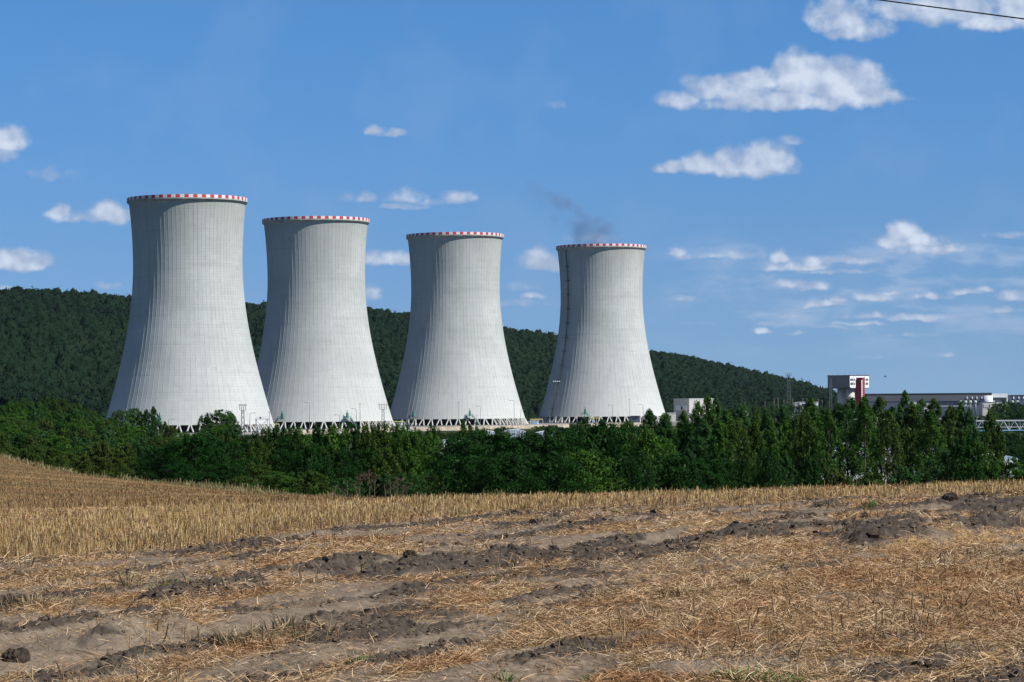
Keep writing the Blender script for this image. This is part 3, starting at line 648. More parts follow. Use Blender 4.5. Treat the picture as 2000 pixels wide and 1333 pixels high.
# ------------------------------------------------------------------ plant yard, retaining wall
def build_yard():
    t = MT('yard_asphalt', (.16,.16,.155), .9); n_ = t.noise(.1,4); t.color(t.mix(t.ss(n_,.35,.65), (.12,.12,.12), (.22,.21,.19)))
    front = [(-300,1250),(120,1300),(300,1322),(520,1410),(660,1485),(800,1560),(1000,1648),(1180,1735),(1320,1790),(1700,1800),(2300,1810),(2900,1820)]
    v = [((px-1000)/F*d, d, Z_YARD) for px, d in front]; v2 = [((px-1000)/F*2450, 2450, Z_YARD) for px, d in front]
    n = len(front); mb = MB().add(v+v2, [(i,i+1,n+i+1,n+i) for i in range(n-1)])
    mb.add(v+[(a[0],a[1]-.01,-17.6) for a in v], [(i,n+i,n+i+1,i+1) for i in range(n-1)])
    mb.obj('yard', t.m, kind='structure', label='asphalt yard of the power station')
    t = MT('wall_concrete', (.42,.36,.29), .9); n1 = t.noise(.25,5,.6); br = t.noise(1,4,.6,(.8,.8,.1))
    t.color(t.mix(t.ss(n1,.35,.65), (.36,.30,.23), (.52,.45,.36)))
    wl = [(500,1398),(520,1410),(660,1485),(800,1560),(1000,1648),(1180,1735),(1260,1762)]
    w_ = empty('retaining_wall', (0,0,0), label='long beige retaining wall below the feet of the cooling towers', cat='wall')
    mb = MB(); mc = MB()
    for (a, da), (b, db) in zip(wl[:-1], wl[1:]):
        p = Vector(((a-1000)/F*da, da-1.2, 0)); q = Vector(((b-1000)/F*db, db-1.2, 0)); ln = (q-p).length; k = max(1, int(ln/6)); ang = math.atan2(q.y-p.y, q.x-p.x)
        for i in range(k):
            c = p.lerp(q, (i+.5)/k); mb.box((c.x, c.y, -16.1), (ln/k-.12, .5, 3.2), ang)
        c = p.lerp(q,.5); mc.box((c.x, c.y-.0, -14.35), (ln, .7, .28), ang)
    mb.obj('wall_panels', t.m, w_); mc.obj('coping', M['basin'], w_)
build_yard()

# ------------------------------------------------------------------ wooded hill
SKY_LINE = [(-1200,600),(-700,580),(-300,566),(0,569),(60,568),(120,571),(180,574),(250,582),(330,586),(400,590),(480,597),(560,600),(650,603),(740,608),(800,617),(900,632),(985,642),(1090,657),(1180,672),(1270,688),(1360,702),(1450,722),(1520,738),(1580,754),(1620,766),(1650,778),(1690,800),(1800,812),(2000,815),(2900,815)]
HP = np.array([a for a,b in SKY_LINE], float); HYY = np.array([b for a,b in SKY_LINE], float)
_hu = (HP-1000-(HYY-HY)*S)/F; _hs = -((HYY-HY)+(HP-1000)*S)/F
def hill_z(x, y):
    u = x/y; slope = np.interp(u, _hu, _hs); px = 1000+u*F
    dr = np.interp(px, [-1200,0,700,1300,1700,2900],[2500,2500,2750,3000,3100,3100]); db = np.interp(px, [-1200,0,150,700,1100,1500,2900],[1330,1380,1600,1850,2060,2150,2200])
    zr = slope*dr-14.0; t = np.clip((y-db)/(dr-db), 0, 1.25); s_ = np.where(t < 1, t*t*(3-2*t)*.35+t*.65, 1-(t-1)**2*1.2)
    und = (fbm(x*.006+3, y*.004, 4)-.5)*26*np.clip(t*3,0,1)*np.clip((1-t)*3,0,1)*np.clip((zr+20)/60,0,1)
    return -17+(zr+17)*s_+und
def build_hill():
    t = MT('forest_canopy', (.03,.05,.02), .9, .1)
    at = t.n('ShaderNodeAttribute', attribute_name='crown'); sp = t.n('ShaderNodeSeparateColor'); t.L.new(at.outputs['Color'], sp.inputs[0]); r = t.n('ShaderNodeValToRGB'); t.L.new(sp.outputs[0], r.inputs[0])
    e = r.color_ramp.elements; e[0].color = (.0032,.0098,.0060,1); e[1].color = (.021,.036,.019,1)
    for p_, c_ in ((.3,(.0045,.0165,.0072)),(.6,(.0075,.0215,.0085)),(.85,(.012,.026,.011))): x = e.new(p_); x.color = (*c_,1)
    n1 = t.noise(.35,5,.7); c = t.mix(t.ss(n1,.4,.7,0,.5), r.outputs[0], (.0035,.0075,.0045)); t.color(c); t.bump(n1, .8, 1.5)
    us = np.linspace(-.30,.30,1500); fr = np.linspace(0,1,620)
    U, T_ = np.meshgrid(us, fr); px = 1000+U*F
    db = np.interp(px, [-1200,0,150,700,1100,1500,2900],[1330,1380,1600,1850,2060,2150,2200]); dr = np.interp(px, [-1200,0,700,1300,1700,2900],[2500,2500,2750,3000,3100,3100])
    Y_ = db-10+(dr*1.06-db)*T_; X_ = U*Y_; z = hill_z(X_, Y_)
    CS = 6.2; sx, sy = X_/CS, Y_/CS; xi = np.floor(sx).astype(int); yi = np.floor(sy).astype(int); best = np.full(X_.shape, -5.0); rid = np.zeros(X_.shape)
    for a in (-1,0,1):
        for b in (-1,0,1):
            cx, cy = xi+a, yi+b; q1 = _T[cx&255, cy&255]; q2 = _T[(cx+57)&255, (cy+91)&255]; q3 = _T[(cx+133)&255, (cy+19)&255]
            dx = (cx+q1-sx)*CS; dy = (cy+q2-sy)*CS; rr = 2.1+2.0*q3*q3+.8*q1; d2 = dx*dx+dy*dy
            hh = 7+2.8*q1*q3+2*q2+2.6*vnoise(cx*.31,cy*.31)+1.5*(q2>.9)+np.sqrt(np.clip(rr*rr-d2, 0, None))*1.1-np.where(d2 > rr*rr, (d2-rr*rr)*.35, 0); k = hh > best
            best = np.where(k, hh, best); rid = np.where(k, _T[(cx+77)&255, (cy+201)&255]*.7+q2*.3, rid)
    ramp = np.clip(np.arange(620)/10.0, 0, 1)[:,None]**.6; z = z+(np.maximum(best, 2)+(fbm(X_*.55,Y_*.55,4,.65)-.5)*5.0)*ramp-1.5*(1-ramp)
    V = np.stack([X_,Y_,z],-1).reshape(-1,3); nu = len(us); i = np.arange((len(fr)-1)*nu).reshape(len(fr)-1,nu)[:,:-1].ravel(); Fc = np.stack([i,i+1,i+nu+1,i+nu],1)
    me = mesh_np('forest', V, Fc, t.m, None, True); rv = ((rid-.5)*.62+.40+.8*(fbm(X_*.013,Y_*.007,4)-.5)).clip(0,1).ravel(); vcol(me, 'crown', np.stack([rv,rv,rv],1))
    link('forest', me, kind='stuff', label='dark deciduous forest covering the long hill behind the towers')
    # leaf clumps that break the outline of the crowns
    n = 480000; j = (rng.random(n)**1.25*len(V)).astype(int); p = V[j]+rng.normal(0,1.0,(n,3))*np.array([1,1,.8]); s_ = rng.uniform(.5,1.3,n)
    a = rng.normal(0,1,(n,3)); a /= np.linalg.norm(a,axis=1)[:,None]; b = np.cross(a, rng.normal(0,1,(n,3))); b /= np.linalg.norm(b,axis=1)[:,None]
    Q = np.stack([p-a*s_[:,None], p+b*s_[:,None]*.6, p+a*s_[:,None], p-b*s_[:,None]*.6],1).reshape(-1,3); Fq = np.arange(n*4).reshape(-1,4)
    me2 = mesh_np('forest_sprays', Q, Fq, t.m); rq = np.repeat(rv[j],4); vcol(me2, 'crown', np.stack([rq,rq,rq],1)); o = link('forest_sprays', me2, bpy.data.objects['forest'])
    # the land under the forest
    us = np.linspace(-.34,.34,120); U, T_ = np.meshgrid(us, np.linspace(0,1,60)); px = 1000+U*F
    db = np.interp(px, [-1200,0,150,700,1100,1500,2900],[1330,1380,1600,1850,2060,2150,2200]); dr = np.interp(px, [-1200,0,700,1300,1700,2900],[2500,2500,2750,3000,3100,3100])
    Y_ = db+(dr*1.08-db)*T_; X_ = U*Y_; z = hill_z(X_,Y_); V = np.stack([X_,Y_,z],-1).reshape(-1,3); nu = 120; i = np.arange(59*nu).reshape(59,nu)[:,:-1].ravel(); Fc = np.stack([i,i+1,i+nu+1,i+nu],1)
    link('hill', mesh_np('hill', V, Fc, plain('hill_soil',(.03,.035,.02)), None, True), kind='structure', label='long low hill under the forest')
build_hill()

# ------------------------------------------------------------------ trees
def crown_mesh(name, H, W, prof, ncl, nleaf, leaf, mat, seed, base=.12, droop=.0, core=350, cl=.17, up=.72, tip=.45):
    """leaf clumps filling an outline of revolution prof(t) for t in 0..1 over the crown's height"""
    g = np.random.default_rng(seed); P_, Nn, Sz = [], [], []
    ang0 = g.uniform(0,6.28); lob = g.uniform(.10,.24)
    def env(t, a): return prof(t)*W/2*(1+lob*math.sin(2*a+ang0)+.10*math.sin(3*a+ang0*2)+.08*math.sin(7*t*6.28/3+a))
    for i in range(ncl):
        t = (i+g.random())/ncl; t = t**.9; a = g.uniform(0,6.283); rho = env(t,a)*(.42+.58*g.random()**.5); rc = W*cl*(.55+.75*g.random())*(1-tip*t)
        c = np.array([rho*math.cos(a), rho*math.sin(a), H*(base+(1-base)*t)-rc*.4]); n = int(nleaf/ncl*(.6+.8*g.random()))
        v = g.normal(0,1,(n,3)); v /= np.linalg.norm(v,axis=1)[:,None]; rr = g.random(n)[:,None]**.4
        P_.append(c+v*rr*rc*np.array([1,1,up])-np.array([0,0,1])*droop*rr*rc); Nn.append(v*.8+np.array([0,0,.55])+g.normal(0,.45,(n,3))); Sz.append(g.uniform(.6,1.25,n)*leaf)
    n = core; t = g.random(n); a = g.uniform(0,6.283,n); r = np.array([env(q,w)*.55 for q,w in zip(t,a)])*g.random(n)**.5
    P_.append(np.stack([r*np.cos(a), r*np.sin(a), H*(base+.04+(1-base)*t*.86)],1)); Nn.append(g.normal(0,1,(n,3))); Sz.append(np.full(n, leaf*2.6))
    p = np.concatenate(P_); nn = np.concatenate(Nn); nn /= np.linalg.norm(nn,axis=1)[:,None]; s_ = np.concatenate(Sz)[:,None]
    a = np.cross(nn, g.normal(0,1,p.shape)); a /= np.linalg.norm(a,axis=1)[:,None]; b = np.cross(nn, a)
    V = np.stack([p-a*s_*.5, p+b*s_*.32, p+a*s_*.5, p-b*s_*.32],1).reshape(-1,3); return mesh_np(name, V, np.arange(len(p)*4).reshape(-1,4), mat)
def trunk_mesh(H, W, r, base, seed, lean=.3, limbs=6):
    g = random.Random(seed); mb = MB(); top = H*.86; pts = [Vector((0,0,-.5))]
    for k in range(1,6): pts.append(Vector((g.gauss(0,lean*.1*k*.3), g.gauss(0,lean*.1*k*.3), top*k/5)))
    mb.tube(pts, [r*1.25, r, r*.8, r*.6, r*.4, r*.15], 7)
    for k in range(limbs):
        t = base+.05+(.6-base*.4)*k/limbs; p = Vector((0,0,H*t)); a = g.uniform(0,6.28); l = W*.38*(1-t*.5)
        q = p+Vector((math.cos(a)*l*.5, math.sin(a)*l*.5, l*.55)); e = p+Vector((math.cos(a)*l, math.sin(a)*l, l*1.2)); mb.tube([p,q,e], [r*.45,r*.28,r*.1], 5)
    return mb.me('trunk', M['bark'])
P_POP = lambda t: (min(1, .55+t*2.2) if t < .25 else max(.0, 1-((t-.25)/.75)**2.1))*.96+.06
P_RND = lambda t: math.sqrt(max(0, 1-(2*t*.92-.86)**2))*.97+.05
P_BRD = lambda t: math.sqrt(max(0, 1-(1.75*t-.75)**2 if t < .43 else 1-((t-.43)/.60)**2))*.95+.06
P_BSH = lambda t: math.sqrt(max(0, 1-(t*.97)**2))
KINDS = {}
def kind(key, n, H, W, prof, ncl, nleaf, leaf, mats, **k):
    KINDS[key] = [dict(crown=crown_mesh('crown', H, W, prof, ncl, nleaf, leaf, mats[i % len(mats)], 100*len(KINDS)+i, **k),
                       trunk=trunk_mesh(H, W, max(.05, H*.014), k.get('base',.12), i), H=H, W=W) for i in range(n)]
kind('poplar', 6, 12, 4.8, P_POP, 120, 10000, .21, [M['leaf_poplar'], M['leaf_cool'], M['leaf_poplar'], M['leaf_olive']], base=.10, core=500, cl=.12, up=1.45, tip=.5)
kind('tallpoplar', 5, 12, 4.6, P_POP, 100, 7500, .21, [M['leaf_poplar'], M['leaf_poplar'], M['leaf_cool'], M['leaf_olive']], base=.34, core=90, cl=.13, up=1.45, tip=.5)
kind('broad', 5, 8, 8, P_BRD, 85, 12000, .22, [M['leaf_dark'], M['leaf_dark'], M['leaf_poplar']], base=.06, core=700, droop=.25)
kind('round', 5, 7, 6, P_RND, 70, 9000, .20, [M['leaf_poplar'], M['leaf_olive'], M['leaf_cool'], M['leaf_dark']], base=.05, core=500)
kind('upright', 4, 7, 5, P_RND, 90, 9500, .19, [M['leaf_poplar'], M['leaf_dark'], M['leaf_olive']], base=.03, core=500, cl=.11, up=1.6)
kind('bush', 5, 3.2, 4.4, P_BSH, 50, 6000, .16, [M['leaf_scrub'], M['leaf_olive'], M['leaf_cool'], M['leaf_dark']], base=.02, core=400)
TREES = []
DESC = {'poplar':('dense leafy poplar','poplar_tree','tree'),'tallpoplar':('loose pointed poplar with bare lower trunk','poplar_tree','tree'),'broad':('broad dark green acacia','broad_tree','tree'),
        'round':('round bushy tree','round_tree','tree'),'upright':('brushy upright tree','bushy_tree','tree'),'bush':('low scrubby bush','shrub','shrub')}
def tree(kd, px, ytop, d, wpx=None, v=None, zone='', hmin=1.5):
    """a tree whose top is seen at (px, ytop) at depth d; wpx is its width in the photograph"""
    T_ = P(px, ytop, d); g = float(base_z(T_.x, d)) if not (d > 1330 and zone == 'yard') else Z_YARD
    h = max(hmin, T_.z-g); K = KINDS[kd][v if v is not None else random.randrange(len(KINDS[kd]))]; sz = h*1.06/K['H']; sw = 1.08*(wpx/F*d)/K['W'] if wpx else sz
    sw = max(sw, sz*.35); d0, nm, cat = DESC[kd]
    r_ = empty(nm, (T_.x, d, g-.1), random.uniform(0,6.28)); r_.scale = (sw, sw, sz)
    link('trunk', K['trunk'], r_); link('crown', K['crown'], r_)
    TREES.append((r_, kd, zone, px, d)); return r_
def skyline_row(kd, pts, d, step, w, zone, jy=6, jd=.04, vs=None):
    px = pts[0][0]+random.uniform(0,step*.5); xs = [p[0] for p in pts]; ys = [p[1] for p in pts]
    while px < pts[-1][0]:
        k = kd if isinstance(kd, str) else random.choice(kd)
        tree(k, px, float(np.interp(px, xs, ys))+random.uniform(-jy,jy), d*(1+random.uniform(-jd,jd)), w*random.uniform(.85,1.2), None if vs is None else random.choice(vs), zone)
        px += step*random.uniform(.8,1.2)
# right belt: pointed poplars, each peak of the photograph
for px, yt, w in [(1142,818,44),(1196,826,40),(1222,818,34),(1268,799,52),(1302,806,38),(1334,812,40),(1362,796,44),(1382,786,42),(1398,787,36),(1420,812,44),(1445,802,48),(1478,806,40),(1498,802,40),(1530,797,48),(1556,812,40),(1584,774,54),(1612,800,44),
                  (1640,786,50),(1662,774,50),(1688,772,46),(1720,779,46),(1744,793,44),(1767,768,34),(1782,786,40),(1799,778,40),(1824,783,44),(1850,797,44),(1876,781,38),(1893,797,40),(1934,804,34),(1950,822,34)]:
    lo = 1600 < px < 1840; yt += 9+random.uniform(-2,7) if not 1330 < px < 1450 else 0
    tree('tallpoplar' if lo else 'poplar', px, yt, 300+random.uniform(-10,14), w*1.5, None, 'right belt')
skyline_row(['poplar','round'], [(1180,846),(1300,826),(1450,824),(1590,818)], 285, 36, 66, 'right belt front', 9)
skyline_row(['poplar','upright'], [(1290,888),(1450,890),(1600,892)], 262, 46, 64, 'right belt skirt', 12, vs=[1])  # upright variant: shade under the belt put into the leaf colour
skyline_row('tallpoplar', [(1610,808),(1720,804),(1880,812)], 290, 42, 62, 'right belt front', 8)
for px, yt, w, k in [(1640,921,80,'bush'),(1705,926,90,'bush'),(1770,914,100,'bush'),(1675,934,80,'bush'),(1740,934,80,'bush'),(1800,930,80,'bush'),(1835,880,60,'round'),(1885,858,74,'upright'),(1915,868,60,'round'),(1855,912,60,'bush'),(1972,899,95,'round'),(2005,905,60,'bush'),(1930,912,80,'bush'),(1990,925,50,'bush'),(2040,890,70,'round'),(2080,900,60,'bush')]:
    tree(k, px, yt, 262, w, 1 if px in (1885,) else None, 'right belt skirt')
# middle: broad acacias and the thicket under the towers
for px, yt, w, d in [(905,868,120,222),(960,858,120,228),(1010,862,110,224),(1060,866,110,230),(1100,852,120,232),(1160,842,130,236),(1215,846,120,238),(1270,856,110,232),(900,905,110,206),(985,900,120,204),(1070,900,120,206),(1150,895,120,208),(1230,900,110,210),(1320,905,110,214),(1390,912,100,222)]:
    tree('broad', px, yt-14, d, w*1.1, None, 'acacias')
skyline_row('upright', [(490,856),(520,848),(600,840),(680,836),(740,838),(800,846),(850,860)], 236, 32, 64, 'thicket', 5)
skyline_row(['upright','broad'], [(500,880),(600,876),(700,874),(800,878),(870,892)], 220, 52, 76, 'thicket front', 8)
skyline_row(['round','bush'], [(540,925),(650,928),(760,932),(850,925)], 206, 60, 84, 'thicket skirt', 6)
skyline_row(['round','upright'], [(800,868),(870,862),(930,842),(1000,848),(1080,858),(1140,842)], 262, 40, 56, 'olive row', 5, vs=[1,2])
for px, yt, w, d, k in [(792,836,40,330,'round'),(846,836,48,330,'round'),(815,842,36,335,'round'),(905,828,34,320,'poplar'),(918,836,34,318,'poplar'),(538,834,28,700,'poplar'),(566,834,26,700,'poplar'),(1120,832,30,360,'round')]:
    tree(k, px, yt, d, w, None, 'scattered')
# left: dark round trees, mixed scrub rising towards the hill
for px, yt, w, d, k, v in [(382,852,120,215,'broad',0),(318,872,100,218,'broad',1),(445,862,100,222,'broad',3),(290,892,90,224,'round',3),(500,866,70,226,'upright',2),(350,905,90,205,'round',3),(440,905,90,206,'broad',0),(400,925,80,203,'bush',3),(470,930,80,203,'bush',1),(500,905,70,208,'round',1)]:
    tree(k, px, yt, d, w, v, 'left clump')
for px, yt, w, d, k in [(232,804,36,760,'round'),(258,801,56,760,'round'),(282,806,46,760,'upright'),(299,799,34,765,'poplar'),(404,812,40,760,'upright'),(432,804,60,760,'round'),(452,812,50,765,'poplar'),(322,826,22,800,'poplar'),(418,830,60,700,'round'),(446,842,24,420,'poplar'),(205,822,40,700,'round')]:
    tree(k, px, yt, d, w, None, 'tower foot')
skyline_row('poplar', [(-60,804),(0,792),(50,786),(100,784),(160,794),(190,812)], 820, 15, 44, 'poplar row', 5, vs=[0,2,3])
skyline_row(['poplar','round'], [(-60,816),(0,808),(100,804),(170,810),(215,824)], 720, 18, 50, 'poplar row', 6, vs=[0,2])
skyline_row(['round','bush','upright'], [(-60,822),(60,822),(160,826),(240,832),(340,840),(470,846)], 560, 30, 52, 'scrub back', 6)
skyline_row(['round','bush'], [(-60,838),(60,840),(160,842),(260,850),(400,856),(480,858)], 430, 34, 60, 'scrub middle', 7)
skyline_row(['round','bush','upright'], [(-60,852),(60,854),(160,862),(250,872)], 340, 40, 72, 'scrub middle', 7)
skyline_row('bush', [(-60,868),(0,868),(80,874),(150,886),(210,894),(260,905)], 262, 36, 62, 'edge scrub', 5, jd=.02, vs=[0,1])
# dark trees beyond the conveyor, and small trees by the wall
skyline_row(['round','broad'], [(1940,792),(1960,784),(1990,790),(2060,788)], 1500, 12, 26, 'far right', 3)
skyline_row(['round','broad'], [(1900,812),(1960,806),(2060,806)], 1250, 18, 32, 'far right', 3)
skyline_row(['round'], [(1900,846),(1960,848),(2060,846)], 640, 22, 44, 'below conveyor', 4, vs=[3])
skyline_row(['round'], [(1925,872),(1990,874),(2060,872)], 520, 24, 44, 'below conveyor', 4, vs=[3])
skyline_row(['round','bush'], [(930,846),(985,834),(1020,840)], 1200, 12, 26, 'wall foot', 1)
skyline_row(['round','bush'], [(1048,834),(1080,831),(1120,838)], 1250, 12, 26, 'wall foot', 1)
skyline_row(['round','bush'], [(480,850),(640,850),(800,846),(960,846),(1150,842)], 1150, 16, 30, 'wall foot', 2)
skyline_row(['round','upright'], [(1410,800),(1500,792),(1600,792),(1620,796)], 1500, 18, 30, 'yard edge', 3)
def label_trees():
    zones = {}
    for t in TREES: zones.setdefault((t[2], DESC[t[1]][0]), []).append(t)
    PH = {'right belt':'in the tall tree belt on the right','right belt front':'in the second rank of the tall belt on the right','right belt skirt':'at the field side foot of the right tree belt',
          'acacias':'in the dark clump below the third and fourth cooling towers','thicket':'along the top of the thicket below the second cooling tower','thicket front':'in the shaded front of the thicket below the second tower',
          'thicket skirt':'at the foot of the thicket beside the stubble','olive row':'in the olive row before the white roofs','scattered':'standing clear above the thicket near the beige wall','left clump':'in the dark clump at the bend of the field edge',
          'tower foot':'before the foot of the leftmost cooling tower','poplar row':'in the row below the wooded hill left of the towers','scrub back':'in the back of the scrub left of the towers','scrub middle':'in the middle of the scrub left of the towers',
          'edge scrub':'on the dry grass edge of the far field','far right':'in the dark trees beyond the truss bridge','below conveyor':'in the dark trees under the truss bridge','wall foot':'on the grass below the beige wall','yard edge':'before the poles and white box building'}
    words = ['leftmost','second','third','fourth','fifth','sixth','seventh','eighth','ninth','tenth','eleventh','twelfth','thirteenth','fourteenth','fifteenth','sixteenth','seventeenth','eighteenth','nineteenth','twentieth']
    for (z, dsc), ts in zones.items():
        ts.sort(key=lambda t: t[3])
        for i, t in enumerate(ts):
            if len(ts) == 1: lab = f"{dsc} {PH[z]}"
            elif i == 0: lab = f"leftmost {dsc} {PH[z]}"
            elif i == len(ts)-1: lab = f"rightmost {dsc} {PH[z]}"
            else: lab = f"{words[min(i,19)]} {dsc} from the left {PH[z]}"
            w_ = lab.split()
            if len(w_) > 16: lab = lab.replace(' from the left', '').replace(' with bare lower trunk','')
            tag(t[0], ' '.join(lab.split()[:16]), DESC[t[1]][2], {'right belt':'poplars of the right belt'}.get(z, 'trees '+PH[z]))
label_trees()

# ------------------------------------------------------------------ masts, lamps, poles
def lattice(mb, base, top, w0, w1, n, r, br):
    for sx in (-1,1):
        for sy in (-1,1): mb.tube([base+Vector((sx*w0,sy*w0,0)), top+Vector((sx*w1,sy*w1,0))], r, 4)
    for k in range(n):
        t0, t1 = k/n, (k+1)/n; a, b = base.lerp(top,t0), base.lerp(top,t1); wa, wb = w0+(w1-w0)*t0, w0+(w1-w0)*t1
        for s_ in (-1,1):
            mb.tube([a+Vector((-wa,s_*wa,0)), b+Vector((wb,s_*wb,0))], br, 3); mb.tube([a+Vector((s_*wa,wa,0)), b+Vector((s_*wb,-wb,0))], br, 3)
            mb.tube([a+Vector((wa,s_*wa,0)), b+Vector((-wb,s_*wb,0))], br, 3)
def mast(px, ytop, ybot, d, label, w0=.9, heads=4, head_w=2.6, mat='steel', floor=None):
    T_ = P(px, ytop, d); zb = floor if floor is not None else P(px, ybot, d).z; base = Vector((T_.x, d, zb)); top = Vector((T_.x, d, T_.z-2.6))
    t_ = empty('floodlight_mast', (0,0,0), label=label, cat='floodlight mast', group='lattice floodlight masts in the plant')
    mb = MB(); lattice(mb, base, top, w0, w0*.55, max(6,int((top.z-base.z)/2.6)), .10, .055); mb.obj('lattice', M[mat], t_)
    mb = MB().box(top, (head_w*2,1.8,.22)).box(top+Vector((0,0,1.0)), (head_w*2,.12,.12))
    for s_ in (-1,-.33,.33,1): mb.tube([top+Vector((s_*head_w,-.8,0)), top+Vector((s_*head_w,-.8,2.2))], .10, 4)
    mb.box(top+Vector((0,-.8,2.2)), (head_w*2+.6,.16,.16)); mb.obj('head_frame', M['dark_steel'] if ytop < 750 else M[mat], t_)
    for k in range(heads):
        m2 = MB(); c = top+Vector((-head_w+2*head_w*k/(heads-1), -1.0, 2.5)); m2.box(c, (.95,.5,.7)); m2.box(c+Vector((0,-.28,0)), (.8,.06,.55), mi=1); m2.obj('floodlight', [M['dark_steel'], M['lamp']], t_)
mast(474, 791, 860, 1300, 'lattice floodlight mast before the sunlit foot of the leftmost cooling tower', 1.0, 4, 1.5)
mast(748, 790, 848, 1440, 'lattice floodlight mast with wide head at the right foot of the second cooling tower', .95, 4, 2.0)
mast(1087, 745, 827, 1745, 'tall lattice mast in front of the shaded side of the laddered cooling tower', 1.5, 4, 1.9, floor=Z_YARD)
mast(1540, 727, 800, 2000, 'tall slender lattice mast against the end of the hill', 1.6, 4, 2.0, floor=Z_YARD)
mast(1622, 731, 800, 1990, 'lattice mast touching the shaded end of the block on silos', 1.0, 4, 2.2, floor=Z_YARD)
def street_lamp(px, ytop, ybot, d, side, label):
    T_ = P(px, ytop, d); zb = max(P(px, ybot, d).z, -17.2); t_ = empty('street_lamp', (0,0,0), label=label, cat='street lamp', group='street lamps in front of the cooling towers')
    b = Vector((T_.x, d, zb)); top = Vector((T_.x, d, T_.z)); mb = MB().tube([b, top], [.17,.10], 6)
    if side: mb.tube([top, top+Vector((side*1.0,0,.45)), top+Vector((side*2.0,0,.5))], [.10,.08,.08], 5)
    mb.obj('pole', M['steel'], t_)
    h = top+Vector((side*2.3,0,.45)) if side else top+Vector((0,0,.1)); m2 = MB().box(h, (1.1,.4,.22)).box(h-Vector((0,0,.13)), (.8,.3,.05), mi=1); m2.obj('lamp_head', [M['steel'], M['lamp']], t_)
for a in [(329,821,855,1290,1,'street lamp with curved arm between the round trees at the first tower'),(488,809,842,1320,1,'street lamp with curved arm right of the first floodlight mast'),(526,806,842,1370,0,'thin street lamp at the right edge of the leftmost tower'),
          (604,788,836,1500,-1,'tall street lamp with left arm before the second tower'),(663,812,836,1500,-1,'short street lamp left of the middle of the second tower'),(696,800,836,1500,-1,'street lamp with curved arm beside the teal platform of the second tower'),(703,789,836,1490,0,'straight tall pole lamp on the bright side of the second tower'),
          (896,786,832,1640,0,'tall lamp on the left half of the third tower'),(938,795,832,1640,-1,'street lamp with left arm right of the teal platform on the third tower'),(931,812,832,1640,0,'short lamp post beside the teal platform of the third tower'),(1004,784,832,1650,-1,'tall lamp near the right edge of the third tower'),(1017,802,832,1655,1,'short curved lamp at the right edge of the third tower'),
          (1196,793,826,1780,-1,'lamp with left arm before the middle of the laddered tower'),(1229,781,824,1780,0,'tall straight lamp on the bright half of the laddered tower'),(1256,792,824,1785,-1,'short lamp near the right edge of the laddered tower'),
          (1073,794,826,1730,0,'white headed lamp left of the tall mast at the laddered tower'),(1096,794,826,1730,0,'white headed lamp right of the tall mast at the laddered tower')]: street_lamp(*a)
pole_l = ['leftmost','second','third','fourth','fifth','sixth','seventh','eighth','ninth','rightmost']
for i, (px, yt) in enumerate([(1455,787),(1494,785),(1512,779),(1520,778),(1531,782),(1548,780),(1568,779),(1576,779),(1598,780),(1606,782)]):
    T_ = P(px, yt, 2040); mb = MB().tube([(T_.x,2040,Z_YARD),(T_.x,2040,T_.z)], [.28,.2], 5).box((T_.x,2040,T_.z), (1.4,.3,.25)); lab = f"{pole_l[i]} thin pole from the left in the row below the end of the hill" if 0 < i < 9 else f"{pole_l[i]} thin pole in the row below the end of the hill"
    mb.obj('pole', plain('pole_paint',(.20,.17,.15)) if i == 0 else bpy.data.materials['pole_paint'], None, label=lab, cat='pole', group='thin poles below the hill')

# ------------------------------------------------------------------ buildings on the right
DL, DR = Vector((-.643,.766,0)), Vector((.766,.643,0))      # run of the shaded and of the sunlit face away from the near corner
def prism(mb, c, la, lb, z0, z1, mi=(0,0,0), da=DL, db=DR):
    c = Vector((c[0],c[1],0)); q = [c, c+db*lb, c+db*lb+da*la, c+da*la]
    vs = [(p.x,p.y,z0) for p in q]+[(p.x,p.y,z1) for p in q]
    mb.add(vs, [(0,1,5,4)], mi[1]); mb.add(vs, [(3,0,4,7)], mi[0]); mb.add(vs, [(1,2,6,5),(2,3,7,6),(3,2,1,0),(4,5,6,7)], mi[2]); return q
def panel(mb, c, d, run, a, b, z0, z1, out, th=.12, mi=0):
    """a shallow box on a wall: from a to b metres along run, between heights"""
    c = Vector((c[0],c[1],0)); p = c+run*a+out*.01; q = c+run*b+out*.01
    pts = [p, q, q+out*th, p+out*th]; vs = [(v.x,v.y,z0) for v in pts]+[(v.x,v.y,z1) for v in pts]
    mb.add(vs, [(0,1,2,3),(7,6,5,4),(3,2,6,7),(1,0,4,5),(0,3,7,4),(2,1,5,6)], mi)
OL, OR = Vector((-.766,-.643,0)), Vector((.643,-.766,0))
def k_px(d): return d/F
